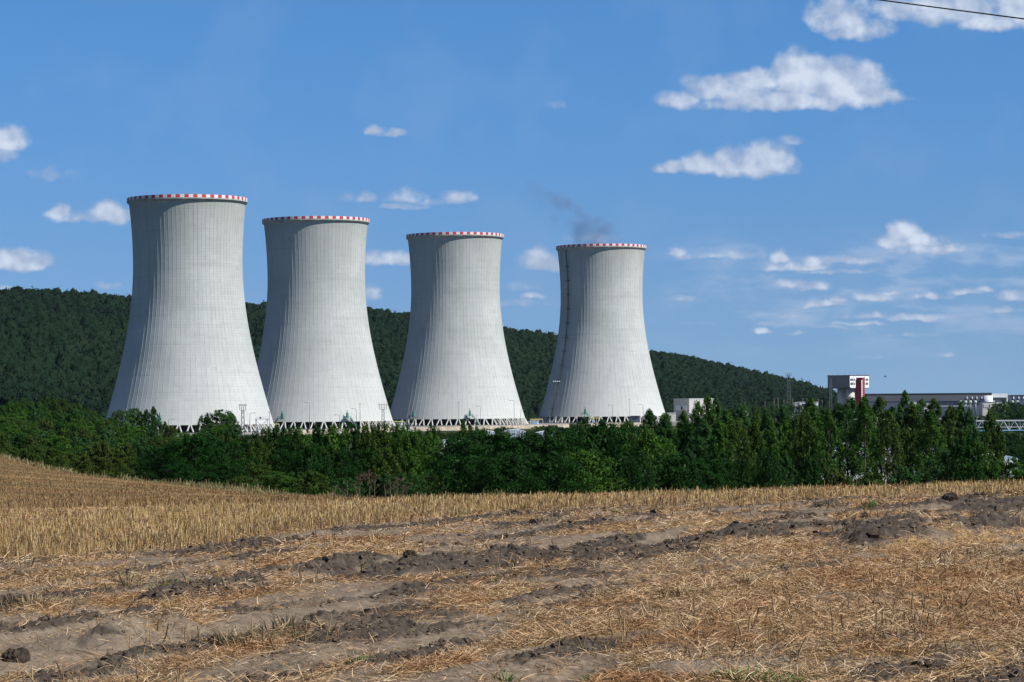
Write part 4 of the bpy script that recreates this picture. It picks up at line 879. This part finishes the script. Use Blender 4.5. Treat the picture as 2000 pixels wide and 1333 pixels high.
# white and grey box building beside the fourth tower
def box_building():
    d = 1900; c = P(1346, 800, d); zt = P(1346,780,d).z; la, lb = 28*k_px(d)/.643, 59*k_px(d)/.766
    t_ = empty('box_building', (0,0,0), label='pale box building right of the laddered cooling tower', cat='building')
    mb = MB(); prism(mb, c, la, lb, Z_YARD, zt, (0,1,0)); mb.obj('walls', [M['grey_wall'], M['beige']], t_)
    mb = MB(); prism(mb, c+OL*.3+OR*.3-Vector((0,0,0)), la+.6, lb+.6, zt, zt+.35); mb.obj('roof', M['white'], t_)
    m2 = MB(); panel(m2, c, d, DL, 2, la-2, zt-8.2, zt-4.6, OL, .15, 0); m2.obj('window_band', M['white'], t_)
    m2 = MB(); panel(m2, c, d, DL, la-9.2, la-7.8, zt-7.8, zt-5.0, OL, .30, 0); m2.obj('window', M['glass'], t_)
    m2 = MB(); panel(m2, c, d, DR, lb-2.6, lb-1.6, Z_YARD, zt-.2, OR, .4, 0); m2.obj('drain_pipe', M['steel'], t_)
    m2 = MB(); panel(m2, c, d, DR, 4, 9, Z_YARD, Z_YARD+5, OR, .2, 0); m2.obj('gate', M['hall_grey'], t_)
box_building()
def silo_block():
    d = 2000; c = P(1660, 757, d); k = k_px(d); zt = P(1660,734.3,d).z; zb = P(1660,758,d).z; la, lb = 38*k/.643, 42*k/.766
    t_ = empty('silo_building', (0,0,0), label='white block with a dark shaded end raised on round silos with a red stair tower', cat='building')
    mb = MB(); prism(mb, c, la, lb, zb, zt, (0,1,0)); blk = mb.obj('block', [M['block_shade'], M['white']], t_)
    mb = MB(); prism(mb, c+OL*.2+OR*.2, la+.4, lb+.4, zt, zt+.5); mb.obj('roof_edge', M['dark_steel'], blk)
    mb = MB(); prism(mb, c+OL*.12+OR*.12, la+.2, lb+.2, zb-.45, zb); mb.obj('soffit', M['dark_steel'], blk)
    H_ = zt-zb
    for a, b in ((.6,3.6),(4.2,5.6),(9.3,11.0),(15.2,16.8),(17.6,20.2)):
        for z0, z1 in ((.58,.76),(.24,.43)):
            m2 = MB(); panel(m2, c, d, DR, a*lb/21.3, b*lb/21.3, zb+H_*z0, zb+H_*z1, OR, .06); w = m2.obj('window', M['glass'], blk)
            m3 = MB(); panel(m3, c, d, DR, (a+b)/2*lb/21.3-.08, (a+b)/2*lb/21.3+.08, zb+H_*z0, zb+H_*z1, OR, .12); m3.obj('frame', M['white'], w)
    for s_ in (4.2, 16.4):
        m3 = MB(); panel(m3, c, d, DR, s_*lb/21.3, s_*lb/21.3+.14, zb, zt, OR, .10); m3.obj('panel_joint', M['steel'], blk)
    rs = 9.4*k
    for q in (c+DL*(la*.70)+DR*(lb*.38), c+DL*(la*.25)+DR*(lb*.30), c+DL*(la*.30)+DR*(lb*.78)):
        m2 = MB().tube([(q.x,q.y,Z_YARD),(q.x,q.y,zb-.45)], rs*.92, 40); m2.obj('silo', M['grey_wall'], t_, smooth=True)
    # stair tower standing before the sunlit face
    sc = P(1682, 740, d-10); z1 = P(1682,742,d).z; z2 = P(1686,738,d).z
    st = MB(); prism(st, sc, 9.5*k/.643, 2.6*k/.766, Z_YARD, z1, (0,1,0)); s1 = st.obj('stair_tower', [M['red'], M['red']], t_)
    st = MB(); q = sc+DR*(2.7*k/.766)+DL*.3; prism(st, q, 6, 5.6*k/.766, Z_YARD, z2, (0,0,0)); st.obj('lift_shaft', M['red'], t_)
    sg = MB(); panel(sg, sc, d, DR, .05, 2.5*k/.766, Z_YARD+3, z1-.6, OR, .12); s2 = sg.obj('sign_panel', M['white'], s1)
    # column of small lettering on the strip: too small in the photograph to read, a run of marks
    sg = MB()
    for i in range(15):
        z = z1-2.2-i*1.25
        panel(sg, sc+OR*.13, d, DR, .35, .95, z, z+.75, OR, .05)
        if i % 3: panel(sg, sc+OR*.13, d, DR, .95, 1.15, z+.1*(i%4), z+.3+.1*(i%4), OR, .05)
    sg.obj('lettering', M['red'], s1)
    m2 = MB()
    for s_ in (.1,.3,.5,.7,.9):
        p = c+DR*lb*s_+DL*2; m2.tube([(p.x,p.y,zt+.4),(p.x,p.y,zt+2.6)], .07, 4)
    for s_ in (.3,.6): p = c+DL*la*s_+DR*2; m2.tube([(p.x,p.y,zt+.4),(p.x,p.y,zt+2.2)], .07, 4)
    m2.obj('lightning_rods', M['dark_steel'], t_)
M['block_shade'] = plain('shaded_cladding', (.17,.18,.185), .6, .10, .2)  # shade of the block's left face put into its colour
silo_block()
def fbox(name, px0, px1, y0, y1, d, depth, mats, parent=None, out=0.0, floor=None, **k):
    """an upright box that faces along the valley, seen between two columns and two rows"""
    a, b = P(px0, y0, d), P(px1, y0, d); zb = floor if floor is not None else P(px0, y1, d).z
    return MB().box(((a.x+b.x)/2, d+depth/2-out, (a.z+zb)/2), (b.x-a.x, depth, a.z-zb)).obj(name, mats, parent, **k)
def long_hall():
    d = 2150; t_ = empty('turbine_hall', (0,0,0), label='long low grey hall with a white end on the horizon', cat='building')
    fbox('upper_wall', 1692, 1937, 770.3, 786, d, 40, M['hall_grey'], t_, floor=Z_YARD)
    fbox('roof_edge', 1691, 1938, 769.4, 770.4, d, 41, M['dark_steel'], t_, out=.5)
    fbox('lower_wall', 1692, 1920, 784.4, 800, d-8, 7.9, M['hall_blue'], t_, floor=Z_YARD)
    for i in range(9):
        w = fbox('window', 1818+i*11, 1826.5+i*11, 785.6, 789.6, d-8, .3, M['glass'], t_, out=.3)
    fbox('canopy', 1700, 1920, 783.9, 784.6, d-8, 8, M['steel'], t_, out=.4)
    e = fbox('white_end', 1937.2, 1968, 769.2, 795, d-2, 42, M['white'], t_, floor=Z_YARD)
    fbox('window', 1940, 1966, 777, 781.5, d-2, .3, M['glass'], e, out=.3); fbox('window', 1944, 1966, 782.6, 785, d-2, .3, M['glass'], e, out=.3)
    c = P(1937, 773, d-2); mb = MB().tube([(c.x-2.0,d+1.5,Z_YARD),(c.x-2.0,d+1.5,c.z)], 4.4, 24); mb.obj('corner_drum', M['white_sheet'], t_, smooth=True)
    for px in (1889,1899,1908,1918): 
        q = P(px, 777, d-.6); MB().box((q.x,q.y,q.z),(.8,.5,1.6),R(0)).obj('wall_light', M['lamp'], t_)
    u = empty('reactor_hall', (0,0,0), label='blue grey hall at the right end of the horizon', cat='building')
    fbox('wall', 1971.5, 2120, 772.8, 795, d+8, 40, M['hall_blue'], u, floor=Z_YARD); fbox('roof_edge', 1971, 2121, 772, 772.9, d+8, 41, M['dark_steel'], u, out=.5)
    for px in (1980,1990,1999,2010,2020): q = P(px, 777, d+7.4); MB().box((q.x,q.y,q.z),(.8,.5,1.6)).obj('wall_light', M['lamp'], u)
long_hall()
vl = {1876:'leftmost vent stack with pale green cap before the long hall',1886:'second vent stack from the left before the long hall',1895:'third vent stack from the left before the long hall',1905:'fourth vent stack from the left, nearest the grey annex',1977:'green capped vent stack beyond the white hall end',1987:'green capped vent stack nearest the dark trees'}
for px in vl:
    d = 2100; q = P(px, 783, d); t_ = empty('vent_stack', (0,0,0), label=vl[px], cat='vent stack', group='green capped vent stacks')
    MB().tube([(q.x,d,Z_YARD),(q.x,d,q.z-1.2)], .75, 12).obj('pipe', M['steel'], t_, smooth=True)
    MB().tube([(q.x,d,q.z-2.0),(q.x,d,q.z-1.2),(q.x,d,q.z-.3),(q.x,d,q.z+.2)], [1.0,1.3,1.1,.3], 12).obj('cap', M['green_cap'], t_, smooth=True)
def simple_building(name, label, px0, px1, y0, d, depth, wall, roof, extra=(), cat='building', floor=Z_YARD, y1=None, group=None):
    t_ = empty(name, (0,0,0), label=label, cat=cat, group=group)
    w = fbox('walls', px0, px1, y0+.5, y1 or 800, d, depth, M[wall], t_, floor=floor); fbox('roof', px0-.6, px1+.6, y0, y0+.6, d, depth+.6, M[roof], t_, out=.3)
    for nm, a, b, c, e, mt in extra: fbox(nm, a, b, c, e, d, .3, M[mt], t_, out=.3)
    return t_
simple_building('annex_building', 'grey annex with double gate below the white end of the long hall', 1919, 1946, 785.4, 2050, 14, 'grey_wall', 'steel', [('gate',1921,1931.5,789,796,'beige'),('gate',1933.5,1944,789,796,'beige')])
simple_building('white_shed', 'bright white shed before the long hall behind the poplar tops', 1772, 1790, 785.3, 2060, 10, 'white', 'white', [('door',1776,1779,790,796,'hall_grey')])
simple_building('white_shed', 'narrow white shed between two poplar tops', 1808, 1817, 788.3, 2060, 8, 'white', 'white', [('door',1811,1813,792,797,'hall_grey')])
simple_building('low_shed', 'low blue shed with white roof right of the narrow white shed', 1838, 1893, 793.5, 2000, 12, 'hall_blue', 'white', [('window',1866,1872,796,799,'glass')])
simple_building('low_shed', 'small blue and white shed below the bright white shed', 1786, 1800, 796.5, 2000, 8, 'white_sheet', 'white', [('door',1791,1793,799,803,'hall_grey')])
simple_building('gate_house', 'white flat roofed gate house beside the thin poles', 1562, 1598, 785.5, 1850, 14, 'white', 'white', [('window',1566,1572,789,793,'glass'),('window',1576,1582,789,793,'glass')])
simple_building('annex_building', 'blue grey annex on the shaded side of the gate house', 1553, 1562, 786.5, 1852, 12, 'grey_wall', 'white', [('window',1555,1560,795,800,'glass')])
simple_building('site_cabin', 'white site cabin left of the gate house', 1548, 1572, 804.5, 1780, 5, 'white', 'white', [('window',1552,1556,806,809,'glass')], 'cabin')
simple_building('site_cabin', 'white site cabin seen between poplars left of the row of poles', 1436, 1462, 803.5, 1780, 5, 'white', 'white', [('window',1442,1447,806,809,'glass')], 'cabin')
simple_building('low_shed', 'grey low building at the right foot of the laddered tower', 1232, 1250, 812.5, 1790, 6, 'hall_blue', 'steel', [('window',1236,1246,815,818,'glass')])
simple_building('pump_house', 'pale low pump house left of the box building', 1300, 1320, 807, 1880, 9, 'grey_wall', 'white', [('door',1308,1311,812,818,'hall_grey')])
# small white truck and structures near px 1610
def truck():
    d = 1800; q = P(1610, 800, d); t_ = empty('parked_truck', (0,0,0), label='white truck parked between the gate house and the silo building', cat='truck')
    x, z = q.x, Z_YARD
    MB().box((x+1.2,d,z+2.6),(6.5,2.5,2.8)).obj('cargo_box', M['white'], t_); c = MB().box((x-3.4,d,z+1.7),(2.1,2.4,2.2)); cab = c.obj('cab', M['white'], t_)
    MB().box((x-3.6,d-1.22,z+2.2),(1.2,.06,.8)).obj('window', M['glass'], cab)
    for a in (-3.4,.2,3.2):
        MB().tube([(x+a,d-1.3,z+.55),(x+a,d-.9,z+.55)], .55, 14).obj('wheel', M['dark_steel'], t_)
truck()
# low white halls with ribbed arched roofs seen over the trees
def ribbed_hall(px0, px1, ytop, d, depth, label, rise=1.6, floor=None):
    a, b = P(px0, ytop, d), P(px1, ytop, d); W_ = b.x-a.x; zf = float(base_z((a.x+b.x)/2, d)) if floor is None else floor; zt = a.z
    t_ = empty('white_hall', (0,0,0), label=label, cat='hall', group='low white halls behind the trees')
    n = 14; prof = [(a.x+W_*i/n, zt-rise+rise*math.sin(math.pi*i/n)) for i in range(n+1)]
    mb = MB(); vs = [(x,d,z) for x,z in prof]+[(x,d+depth,z) for x,z in prof]; mb.add(vs, [(i,i+1,n+2+i,n+1+i) for i in range(n)]); mb.obj('roof', M['white_sheet'], t_)
    mb = MB(); vs = [(x,d,z-.05) for x,z in prof]+[(b.x,d,zf-.5),(a.x,d,zf-.5)]; mb.add(vs, [list(range(n+3))[::-1]]); mb.add([(x,y+depth,z) for x,y,z in vs], [list(range(n+3))])
    mb.add([(a.x,d,zt-rise-.05),(a.x,d+depth,zt-rise-.05),(a.x,d+depth,zf-.5),(a.x,d,zf-.5)], [(0,1,2,3)]); mb.add([(b.x,d,zt-rise-.05),(b.x,d+depth,zt-rise-.05),(b.x,d+depth,zf-.5),(b.x,d,zf-.5)], [(3,2,1,0)]); mb.obj('walls', M['blue_sheet'], t_)
    mb = MB()
    k = max(6, int(W_/.8))
    for i in range(k+1):
        x = a.x+W_*i/k; z = zt-rise+rise*math.sin(math.pi*i/k); mb.box((x, d-.06, (z+zf)/2), (.16,.12,z-zf))
    if d > 600: mb.obj('rib', M['white'], t_)
    else: MB().box(((a.x+b.x)/2, d-.1, (zf+zt-rise)/2), (W_*.98,.15,(zt-rise-zf)*.9)).obj('front_panel', M['white'], t_)
M['blue_sheet'] = plain('pale_blue_sheet', (.42,.52,.62), .5, .1, .4)
ribbed_hall(1044, 1096, 842.5, 900, 16, 'white ribbed hall below the gap between third and fourth towers', .8)
ribbed_hall(982, 1026, 839.5, 905, 16, 'pale ribbed hall roof left of the larger ribbed hall below the beige wall', .7)
ribbed_hall(942, 966, 842, 910, 14, 'smallest glimpse of a white roof below the third tower', .5)
ribbed_hall(852, 902, 859, 520, 14, 'bright white roof behind the small trees below the third tower', .5)
ribbed_hall(1600, 1720, 868, 420, 16, 'bright white hall glimpsed between the bare poplar trunks', .7)
ribbed_hall(1722, 1845, 872, 424, 16, 'white hall glimpsed through trunks right of the brighter hall', .7)
ribbed_hall(1922, 1988, 889, 400, 14, 'white roof beside the shrubs at the right end of the stubble crest', .5)
# steel truss bridge on the right
def truss_bridge():
    d = 760; x0, x1 = P(1905,820,d).x, P(2140,820,d).x; zt = P(1960,822,d).z; zb = P(1960,841,d).z; t_ = empty('truss_bridge', (0,0,0), label='pale blue steel truss conveyor bridge crossing behind the right trees', cat='bridge')
    MB().box(((x0+x1)/2,d,zt),(x1-x0,2.6,.32)).obj('top_deck', M['steel_pale'], t_); MB().box(((x0+x1)/2,d,zb),(x1-x0,2.6,.30)).obj('bottom_chord', M['blue_steel'], t_)
    mb = MB(); k = 11
    for s_ in (-1.2,1.2):
        for i in range(k):
            a = x0+(x1-x0)*i/k; b = x0+(x1-x0)*(i+1)/k; m_ = (a+b)/2; mb.tube([(a,d+s_,zb),(m_,d+s_,zt)], .09, 4); mb.tube([(m_,d+s_,zt),(b,d+s_,zb)], .09, 4); mb.tube([(a,d+s_,zb),(a,d+s_,zt)], .06, 4)
        mb.tube([(x0,d+s_,zb+.9),(x1,d+s_,zb+.9)], .08, 4)
    mb.obj('bracing', M['steel_pale'], t_)
    for x in (x0+1, x1-3): MB().tube([(x,d,float(base_z(x,d))-1),(x,d,zb)], .5, 8).obj('pier', M['basin'], t_)
M['steel_pale'] = plain('pale_painted_steel', (.55,.58,.60), .5, .1)
truss_bridge()
# white steel gantry and small pipe bridges at the feet of the towers
def gantry():
    d = 1345; a, b = P(500,819,d), P(523,819,d); zb = -14.9; t_ = empty('steel_gantry', (0,0,0), label='white steel gantry between the first and second cooling towers', cat='gantry')
    MB().box(((a.x+b.x)/2,d,a.z),(b.x-a.x+1,3,.4)).obj('beam', M['steel_pale'], t_)
    mb = MB()
    for x in (a.x,b.x):
        for s_ in (-1.3,1.3): mb.tube([(x,d+s_,zb),(x,d+s_,a.z)], .2, 4)
    mb.tube([(a.x,d-1.3,a.z),(b.x,d-1.3,zb)], .14, 4).tube([(b.x,d-1.3,a.z),(a.x,d-1.3,zb)], .14, 4); mb.obj('frame', M['steel_pale'], t_)
    mb = MB()
    for i in range(7): x = a.x+(b.x-a.x)*i/6; mb.tube([(x,d-1.4,a.z),(x,d-1.4,a.z+1.1)], .06, 4)
    mb.tube([(a.x,d-1.4,a.z+1.1),(b.x,d-1.4,a.z+1.1)], .07, 4); mb.obj('railing', M['steel_pale'], t_)
    MB().box(((a.x+b.x)/2+.5,d,zb+.9),(3.0,2,1.8)).obj('pump', M['white'], t_); MB().box(((a.x+b.x)/2-.8,d,a.z+.7),(.9,.9,1.0)).obj('hoist', M['dark_steel'], t_)
gantry()
for px0, px1, yt, d, lab in [(769,790,824.5,1535,'yellow pipe frame between the second and third towers'),(528,545,829,1450,'small yellow pipe frame beside the white gantry'),(1036,1060,819.5,1690,'yellow pipe frame between the third and fourth towers'),(1150,1172,817,1770,'pale yellow pipe frame at the foot of the laddered tower')]:
    a, b = P(px0,yt,d), P(px1,yt,d); t_ = empty('pipe_frame', (0,0,0), label=lab, cat='pipe frame', group='yellow pipe frames between the cooling towers')
    MB().tube([(a.x,d,a.z),(b.x,d,b.z)], .28, 8).obj('pipe', M['yellow'], t_)
    for i in range(4): x = a.x+(b.x-a.x)*i/3; MB().tube([(x,d,Z_YARD-.5),(x,d,a.z)], .14, 4).obj('post', M['steel_pale'], t_)
simple_building('equipment_cabin', 'striped white and blue cabin under the yellow frame between third and fourth towers', 1037, 1052, 822, 1700, 4, 'white', 'white', [('window',1039,1041,824,828,'blue_steel'),('window',1043,1045,824,828,'blue_steel'),('window',1047,1049,824,828,'blue_steel')], 'cabin')
for px, py, d, lab in [(662,838.5,1455,'small white cabinet on the wall below the second tower'),(801,835,1550,'small white cabinet on the wall at the left foot of the third tower'),(930,831,1610,'small white cabinet on the wall below the third tower'),(1080,829,1690,'small white cabinet on the beige wall before the laddered tower')]:
    q = P(px,py,d); t_ = empty('control_cabinet', (0,0,0), label=lab, cat='cabinet', group='white cabinets along the beige wall'); z0 = float(-16.8)
    MB().box((q.x,d-2,(q.z+z0)/2),(1.3,.8,q.z-z0)).obj('housing', M['white'], t_); MB().box((q.x,d-2.42,(q.z+z0)/2),(.9,.04,(q.z-z0)*.8)).obj('door', M['steel_pale'], t_)

# ------------------------------------------------------------------ small things in the near field
def noisy_blob(name, c, s, seed, mat, amp=.35, sub=4, flat=.8):
    import bmesh
    bm = bmesh.new(); bmesh.ops.create_icosphere(bm, subdivisions=sub, radius=1.0); g = np.array([v.co[:] for v in bm.verts]); r0 = random.Random(seed); o = r0.uniform(0,50)
    n1 = fbm((g[:,0]+g[:,2]*.7)*1.6+o, (g[:,1]-g[:,2]*.6)*1.6+o, 4)-.5; c1, _ = cells((g[:,0]+.6*g[:,2])*3+o, (g[:,1]+.8*g[:,2])*3+o); k = 1+n1*amp*2.4+(.5-c1)*amp
    for v, kk in zip(bm.verts, k): v.co = Vector((v.co.x*s[0]*kk, v.co.y*s[1]*kk, max(v.co.z,-.45)*s[2]*kk*flat))
    me = bpy.data.meshes.new(name); bm.to_mesh(me); bm.free(); me.materials.append(mat); return link(name, me, None, c)
def soil_mat():
    t = MT('turned_soil', (.06,.045,.035), .95, .1); n_ = t.noise(9,6,.7); t.color(t.mix(t.ss(n_,.3,.7), (.022,.017,.014), (.068,.052,.040))); t.bump(n_, .7, .03); return t.m
M['soil'] = soil_mat()
for i, (px, py, s, lab) in enumerate([(1010,1008,.17,'dark soil clod standing up at the edge of the yellow stubble'),(991,1014,.09,'small soil lump just left of the upright dark clod'),(1857,994,.20,'dark soil clod on the far rut near the right end of the crest'),(30,1290,.17,'brown soil clod in the lowest left corner of the field'),
        (345,1218,.17,'cracked soil mound beside a short cut stalk'),(1085,1082,.13,'dark clod at the left end of the long dark ridge'),(1092,1150,.09,'small black clod on the pale track'),(1458,1150,.11,'dark clod under a bundle of straw'),(398,1140,.15,'dark clod on the left ridge of turned soil'),
        (1690,1010,.13,'dark clod beside the yellow green weed'),(1250,1092,.14,'broken clod where the dark ridge widens'),(800,1110,.13,'dark clod at the start of the middle ridge')]):
    p = on_field(px, py); o = noisy_blob('soil_clod', (p.x, p.y, gz(p.x,p.y)+0.0), (s*.62, s*.55, s*.62), i, M['soil']); o.rotation_euler.z = i*1.3; tag(o, lab, 'soil clod', 'clods of turned soil')
def blades(mb, c, n, L, spread, w, g, up=1.0):
    for _ in range(n):
        a = g.uniform(0,6.28); r = spread*g.random(); p = c+Vector((math.cos(a)*r, math.sin(a)*r, 0)); p.z = gz(p.x,p.y)-.01; l = L*g.uniform(.5,1.1)
        dv = Vector((math.cos(a)*g.uniform(.1,.9)/up, math.sin(a)*g.uniform(.1,.9)/up, 1)).normalized(); s_ = Vector((-math.sin(a+.6), math.cos(a+.6), 0))*w/2
        m_ = p+dv*l*.55; e = p+dv*l+Vector((math.cos(a),math.sin(a),-.5))*l*.22; mb.add([p-s_, p+s_, m_+s_*.8, m_-s_*.8, e], [(0,1,2,3),(3,2,4)])
GR = straw_mat('grass_blades', [(.030,.040,.016),(.06,.065,.028),(.12,.105,.05),(.20,.16,.09)]); GG = straw_mat('green_leaves', [(.03,.075,.015),(.05,.11,.02),(.09,.15,.03)]); GD = straw_mat('dry_blades', [(.12,.085,.045),(.22,.165,.085),(.34,.27,.16)])
for i, (px, py, n, L, sp, m_, lab) in enumerate([(505,1258,230,.13,.50,GR,'large flattened grass tuft on the pale soil at lower left'),(560,1240,60,.17,.22,GR,'grass tuft leaning out of the right end of the flattened tuft'),(440,1262,60,.16,.2,GR,'small tuft at the left end of the flattened grass'),(320,1165,60,.16,.25,GG,'green grass patch under the dry stalks at the left'),(250,1150,35,.28,.12,GR,'leaning grass tuft on the left ridge'),
        (900,1010,60,.14,.20,GG,'green leafy weed at the stubble edge left of the upright clod'),(1700,1002,60,.17,.16,GG,'yellow green weed on the far dark ridge'),(960,1136,25,.08,.06,GG,'tiny green weed on the straw between two tracks'),(1210,1000,150,.08,.26,GG,'low green patch in the stubble edge right of the clod'),(700,1290,90,.08,.20,GG,'low green grass patch near the bottom edge'),
        (1440,1328,260,.12,.30,GG,'green grass strip at the bottom edge right of the middle'),(1530,1332,160,.12,.22,GG,'green grass tuft right of the strip at the bottom edge'),(1580,1160,50,.20,.25,GD,'dry pale grass bundle beside the straw covered clod'),(1460,1150,60,.16,.14,GD,'pale straw bundle lying on a dark clod'),(990,1325,40,.10,.09,GG,'small green weed at the bottom edge near the middle'),(1150,1330,30,.10,.12,GG,'small green weed at the bottom edge left of the strip'),
        (60,1195,260,.17,.40,GD,'dry grass clump at the left edge below the stubble'),(340,1215,4,.3,.03,GD,'short cut stalk beside the cracked mound'),(1920,1130,160,.14,.36,GD,'reddish straw tufts at the right edge'),(1330,1175,140,.14,.26,GD,'straw tufts at the left end of the straw mat')]):
    g = random.Random(i*7+1); p = on_field(px, py); mb = MB(); blades(mb, Vector((p.x,p.y,0)), n, L, sp, .009, g); o = mb.obj('grass_tuft', m_); tag(o, lab, 'plant', 'tufts and weeds in the field')
# tall dead weeds at the edge of the stubble
wl_ = ['leftmost thin dead weed above the stubble edge','thin dead weed with bare fork before the thicket','tall dead weed with feathery seed head','tallest dead weed with a thick brown seed spike','bent dead weed with many side twigs','arching dead weed stem leaning right','branched dead weed in the right group','upright dead weed with pale top in the right group','rightmost thin dead weed before the dark acacias','short dead twig left of the tall weeds']
wm = straw_mat('dead_weed', [(.06,.042,.028),(.11,.08,.055),(.17,.13,.09)])
for i, (px, yt, yb) in enumerate([(655,950,968),(678,938,970),(704,928,972),(720,920,974),(733,940,974),(750,945,976),(762,936,978),(776,934,978),(788,946,980),(694,950,972)]):
    g = random.Random(i+50); d = 54+g.uniform(-2,2); T_ = P(px, yt, d); b = Vector((T_.x, d, gz(T_.x,d)-.02)); T_.z = max(T_.z, b.z+.3); mb = MB()
    q = b.lerp(T_,.5)+Vector((g.uniform(-.03,.03),0,0)); mb.tube([b, q, T_], [.010,.008,.004], 4)
    for k in range(6 if i in (2,3,4,7) else 3):
        t = g.uniform(.25,.98); p = b.lerp(T_, t); a = g.choice((-1,1)); l = (1.05-t)*g.uniform(.18,.35); e = p+Vector((a*l, g.uniform(-.05,.05), l*.9)); mb.tube([p,e], [.005,.003], 3)
        if i in (2,3,7): noisy = [mb.tube([e+Vector((g.gauss(0,.02),0,g.gauss(0,.02))), e+Vector((g.gauss(0,.03),0,.04))], .006, 3) for _ in range(3)]
    if i in (2,3,7):
        for k in range(40): t = g.uniform(.55,1.0); p = b.lerp(T_,t); e = p+Vector((g.gauss(0,.028), g.gauss(0,.02), g.uniform(0,.04))); mb.tube([p,e], .006, 3)
    tag(mb.obj('dead_weed', wm), wl_[i], 'plant', 'dead weeds at the stubble edge')
# cable crossing the top right corner
def cable():
    a, b = P(1700,-2,42), P(2000,37.5,40); dv = b-a; pts = []
    for i in range(-30, 41): t = i/6; p = a+dv*t; p.z += .0045*(t-.5)**2; pts.append(p)
    o = MB().tube(pts, .0105, 8).obj('power_line', plain('cable_black',(.03,.03,.028),.5)); tag(o, 'dark overhead cable crossing the sky in the top right corner', 'cable')
cable()
def bird():
    c = P(1728.5, 736.5, 300); mb = MB(); V_ = lambda *a: c+Vector(a)
    mb.tube([V_(-.14,0,0),V_(-.05,0,.02),V_(.08,0,.02),V_(.2,0,0)], [.01,.045,.05,.01], 6)
    o = mb.obj('bird', M['dark_steel']); 
    for s_ in (-1,1): MB().add([V_(-.04,0,.03),V_(.08,0,.03),V_(.10,s_*.16,.14),V_(.02,s_*.36,.10),V_(-.02,s_*.18,.13)], [(0,1,2,4),(4,2,3)]).obj('wing', M['dark_steel'], o)
    tag(o, 'tiny dark bird flying right of the silo building', 'bird')
bird()
# thin vapour drifting from the fourth tower
def vapour():
    t = bpy.data.materials.new('vapour'); t.use_nodes = True; nt = t.node_tree; N = nt.nodes; L = nt.links; N.clear()
    tc = N.new('ShaderNodeTexCoord'); out = N.new('ShaderNodeOutputMaterial'); pv = N.new('ShaderNodeVolumePrincipled'); L.new(pv.outputs[0], out.inputs['Volume'])
    def mth(op, a, b=0., c=0., cl=False):
        n = N.new('ShaderNodeMath'); n.operation = op; n.use_clamp = cl
        for i, v in enumerate((a,b,c)):
            if hasattr(v,'is_output'): L.new(v, n.inputs[i])
            else: n.inputs[i].default_value = v
        return n.outputs[0]
    n1 = N.new('ShaderNodeTexNoise'); n1.inputs['Scale'].default_value = .05; n1.inputs['Detail'].default_value = 4; L.new(tc.outputs['Object'], n1.inputs['Vector'])
    wp = N.new('ShaderNodeVectorMath'); wp.operation = 'MULTIPLY_ADD'; L.new(n1.outputs['Color'], wp.inputs[0]); wp.inputs[1].default_value = (26,10,26); L.new(tc.outputs['Object'], wp.inputs[2])
    sp = N.new('ShaderNodeSeparateXYZ'); L.new(wp.outputs[0], sp.inputs[0]); x, y, z = sp.outputs   # warped by about +13
    x = mth('SUBTRACT', x, 13); y = mth('SUBTRACT', y, 5); z = mth('SUBTRACT', z, 13)
    # plume: axis from the mouth up to the left
    ax = mth('MULTIPLY_ADD', x, -.80, mth('MULTIPLY', z, .60)); cr = mth('MULTIPLY_ADD', x, .60, mth('MULTIPLY', z, .80))
    wdt = mth('MULTIPLY_ADD', mth('SUBTRACT', ax, -22), -.09, 13.0); 
    e = mth('ADD', mth('POWER', mth('ABSOLUTE', mth('DIVIDE', cr, mth('MAXIMUM', wdt, 2.5))), 2), mth('POWER', mth('ABSOLUTE', mth('DIVIDE', y, 9)), 2))
    shp = mth('SUBTRACT', 1.0, e, 0, True); lng = mth('MULTIPLY', mth('MULTIPLY_ADD', ax, .08, 2.4, True), mth('MULTIPLY_ADD', ax, -.030, 1.55, True))
    n2 = N.new('ShaderNodeTexNoise'); n2.inputs['Scale'].default_value = .09; n2.inputs['Detail'].default_value = 5; L.new(tc.outputs['Object'], n2.inputs['Vector'])
    dn = mth('MULTIPLY', mth('MULTIPLY', shp, lng), mth('MULTIPLY_ADD', mth('SUBTRACT', n2.outputs['Fac'], .39), 4.2, 0, True))
    L.new(mth('MULTIPLY', dn, .12), pv.inputs['Density']); pv.inputs['Color'].default_value = (.26,.38,.58,1); pv.inputs['Anisotropy'].default_value = .1
    tx, ty = TOWERS[3]; c = Vector((tx-12, ty, Z_TOP+16)); mb = MB().box((0,0,0), (120,40,62)); o = mb.obj('vapour', t); o.location = c
    tag(o, 'thin grey vapour drifting up and left from the mouth of the laddered cooling tower', None, None, 'stuff')
vapour()

def haze():
    t = bpy.data.materials.new('haze'); t.use_nodes = True; N = t.node_tree.nodes; L = t.node_tree.links; N.clear()
    o = N.new('ShaderNodeOutputMaterial'); v = N.new('ShaderNodeVolumePrincipled'); L.new(v.outputs[0], o.inputs['Volume'])
    v.inputs['Color'].default_value = (.62,.80,1,1); v.inputs['Density'].default_value = 0.9e-5; v.inputs['Anisotropy'].default_value = .2
    ob = MB().box((0,0,70), (19000,19000,182)).obj('haze', t); tag(ob, 'thin blue summer haze over the valley', None, None, 'stuff')
haze()
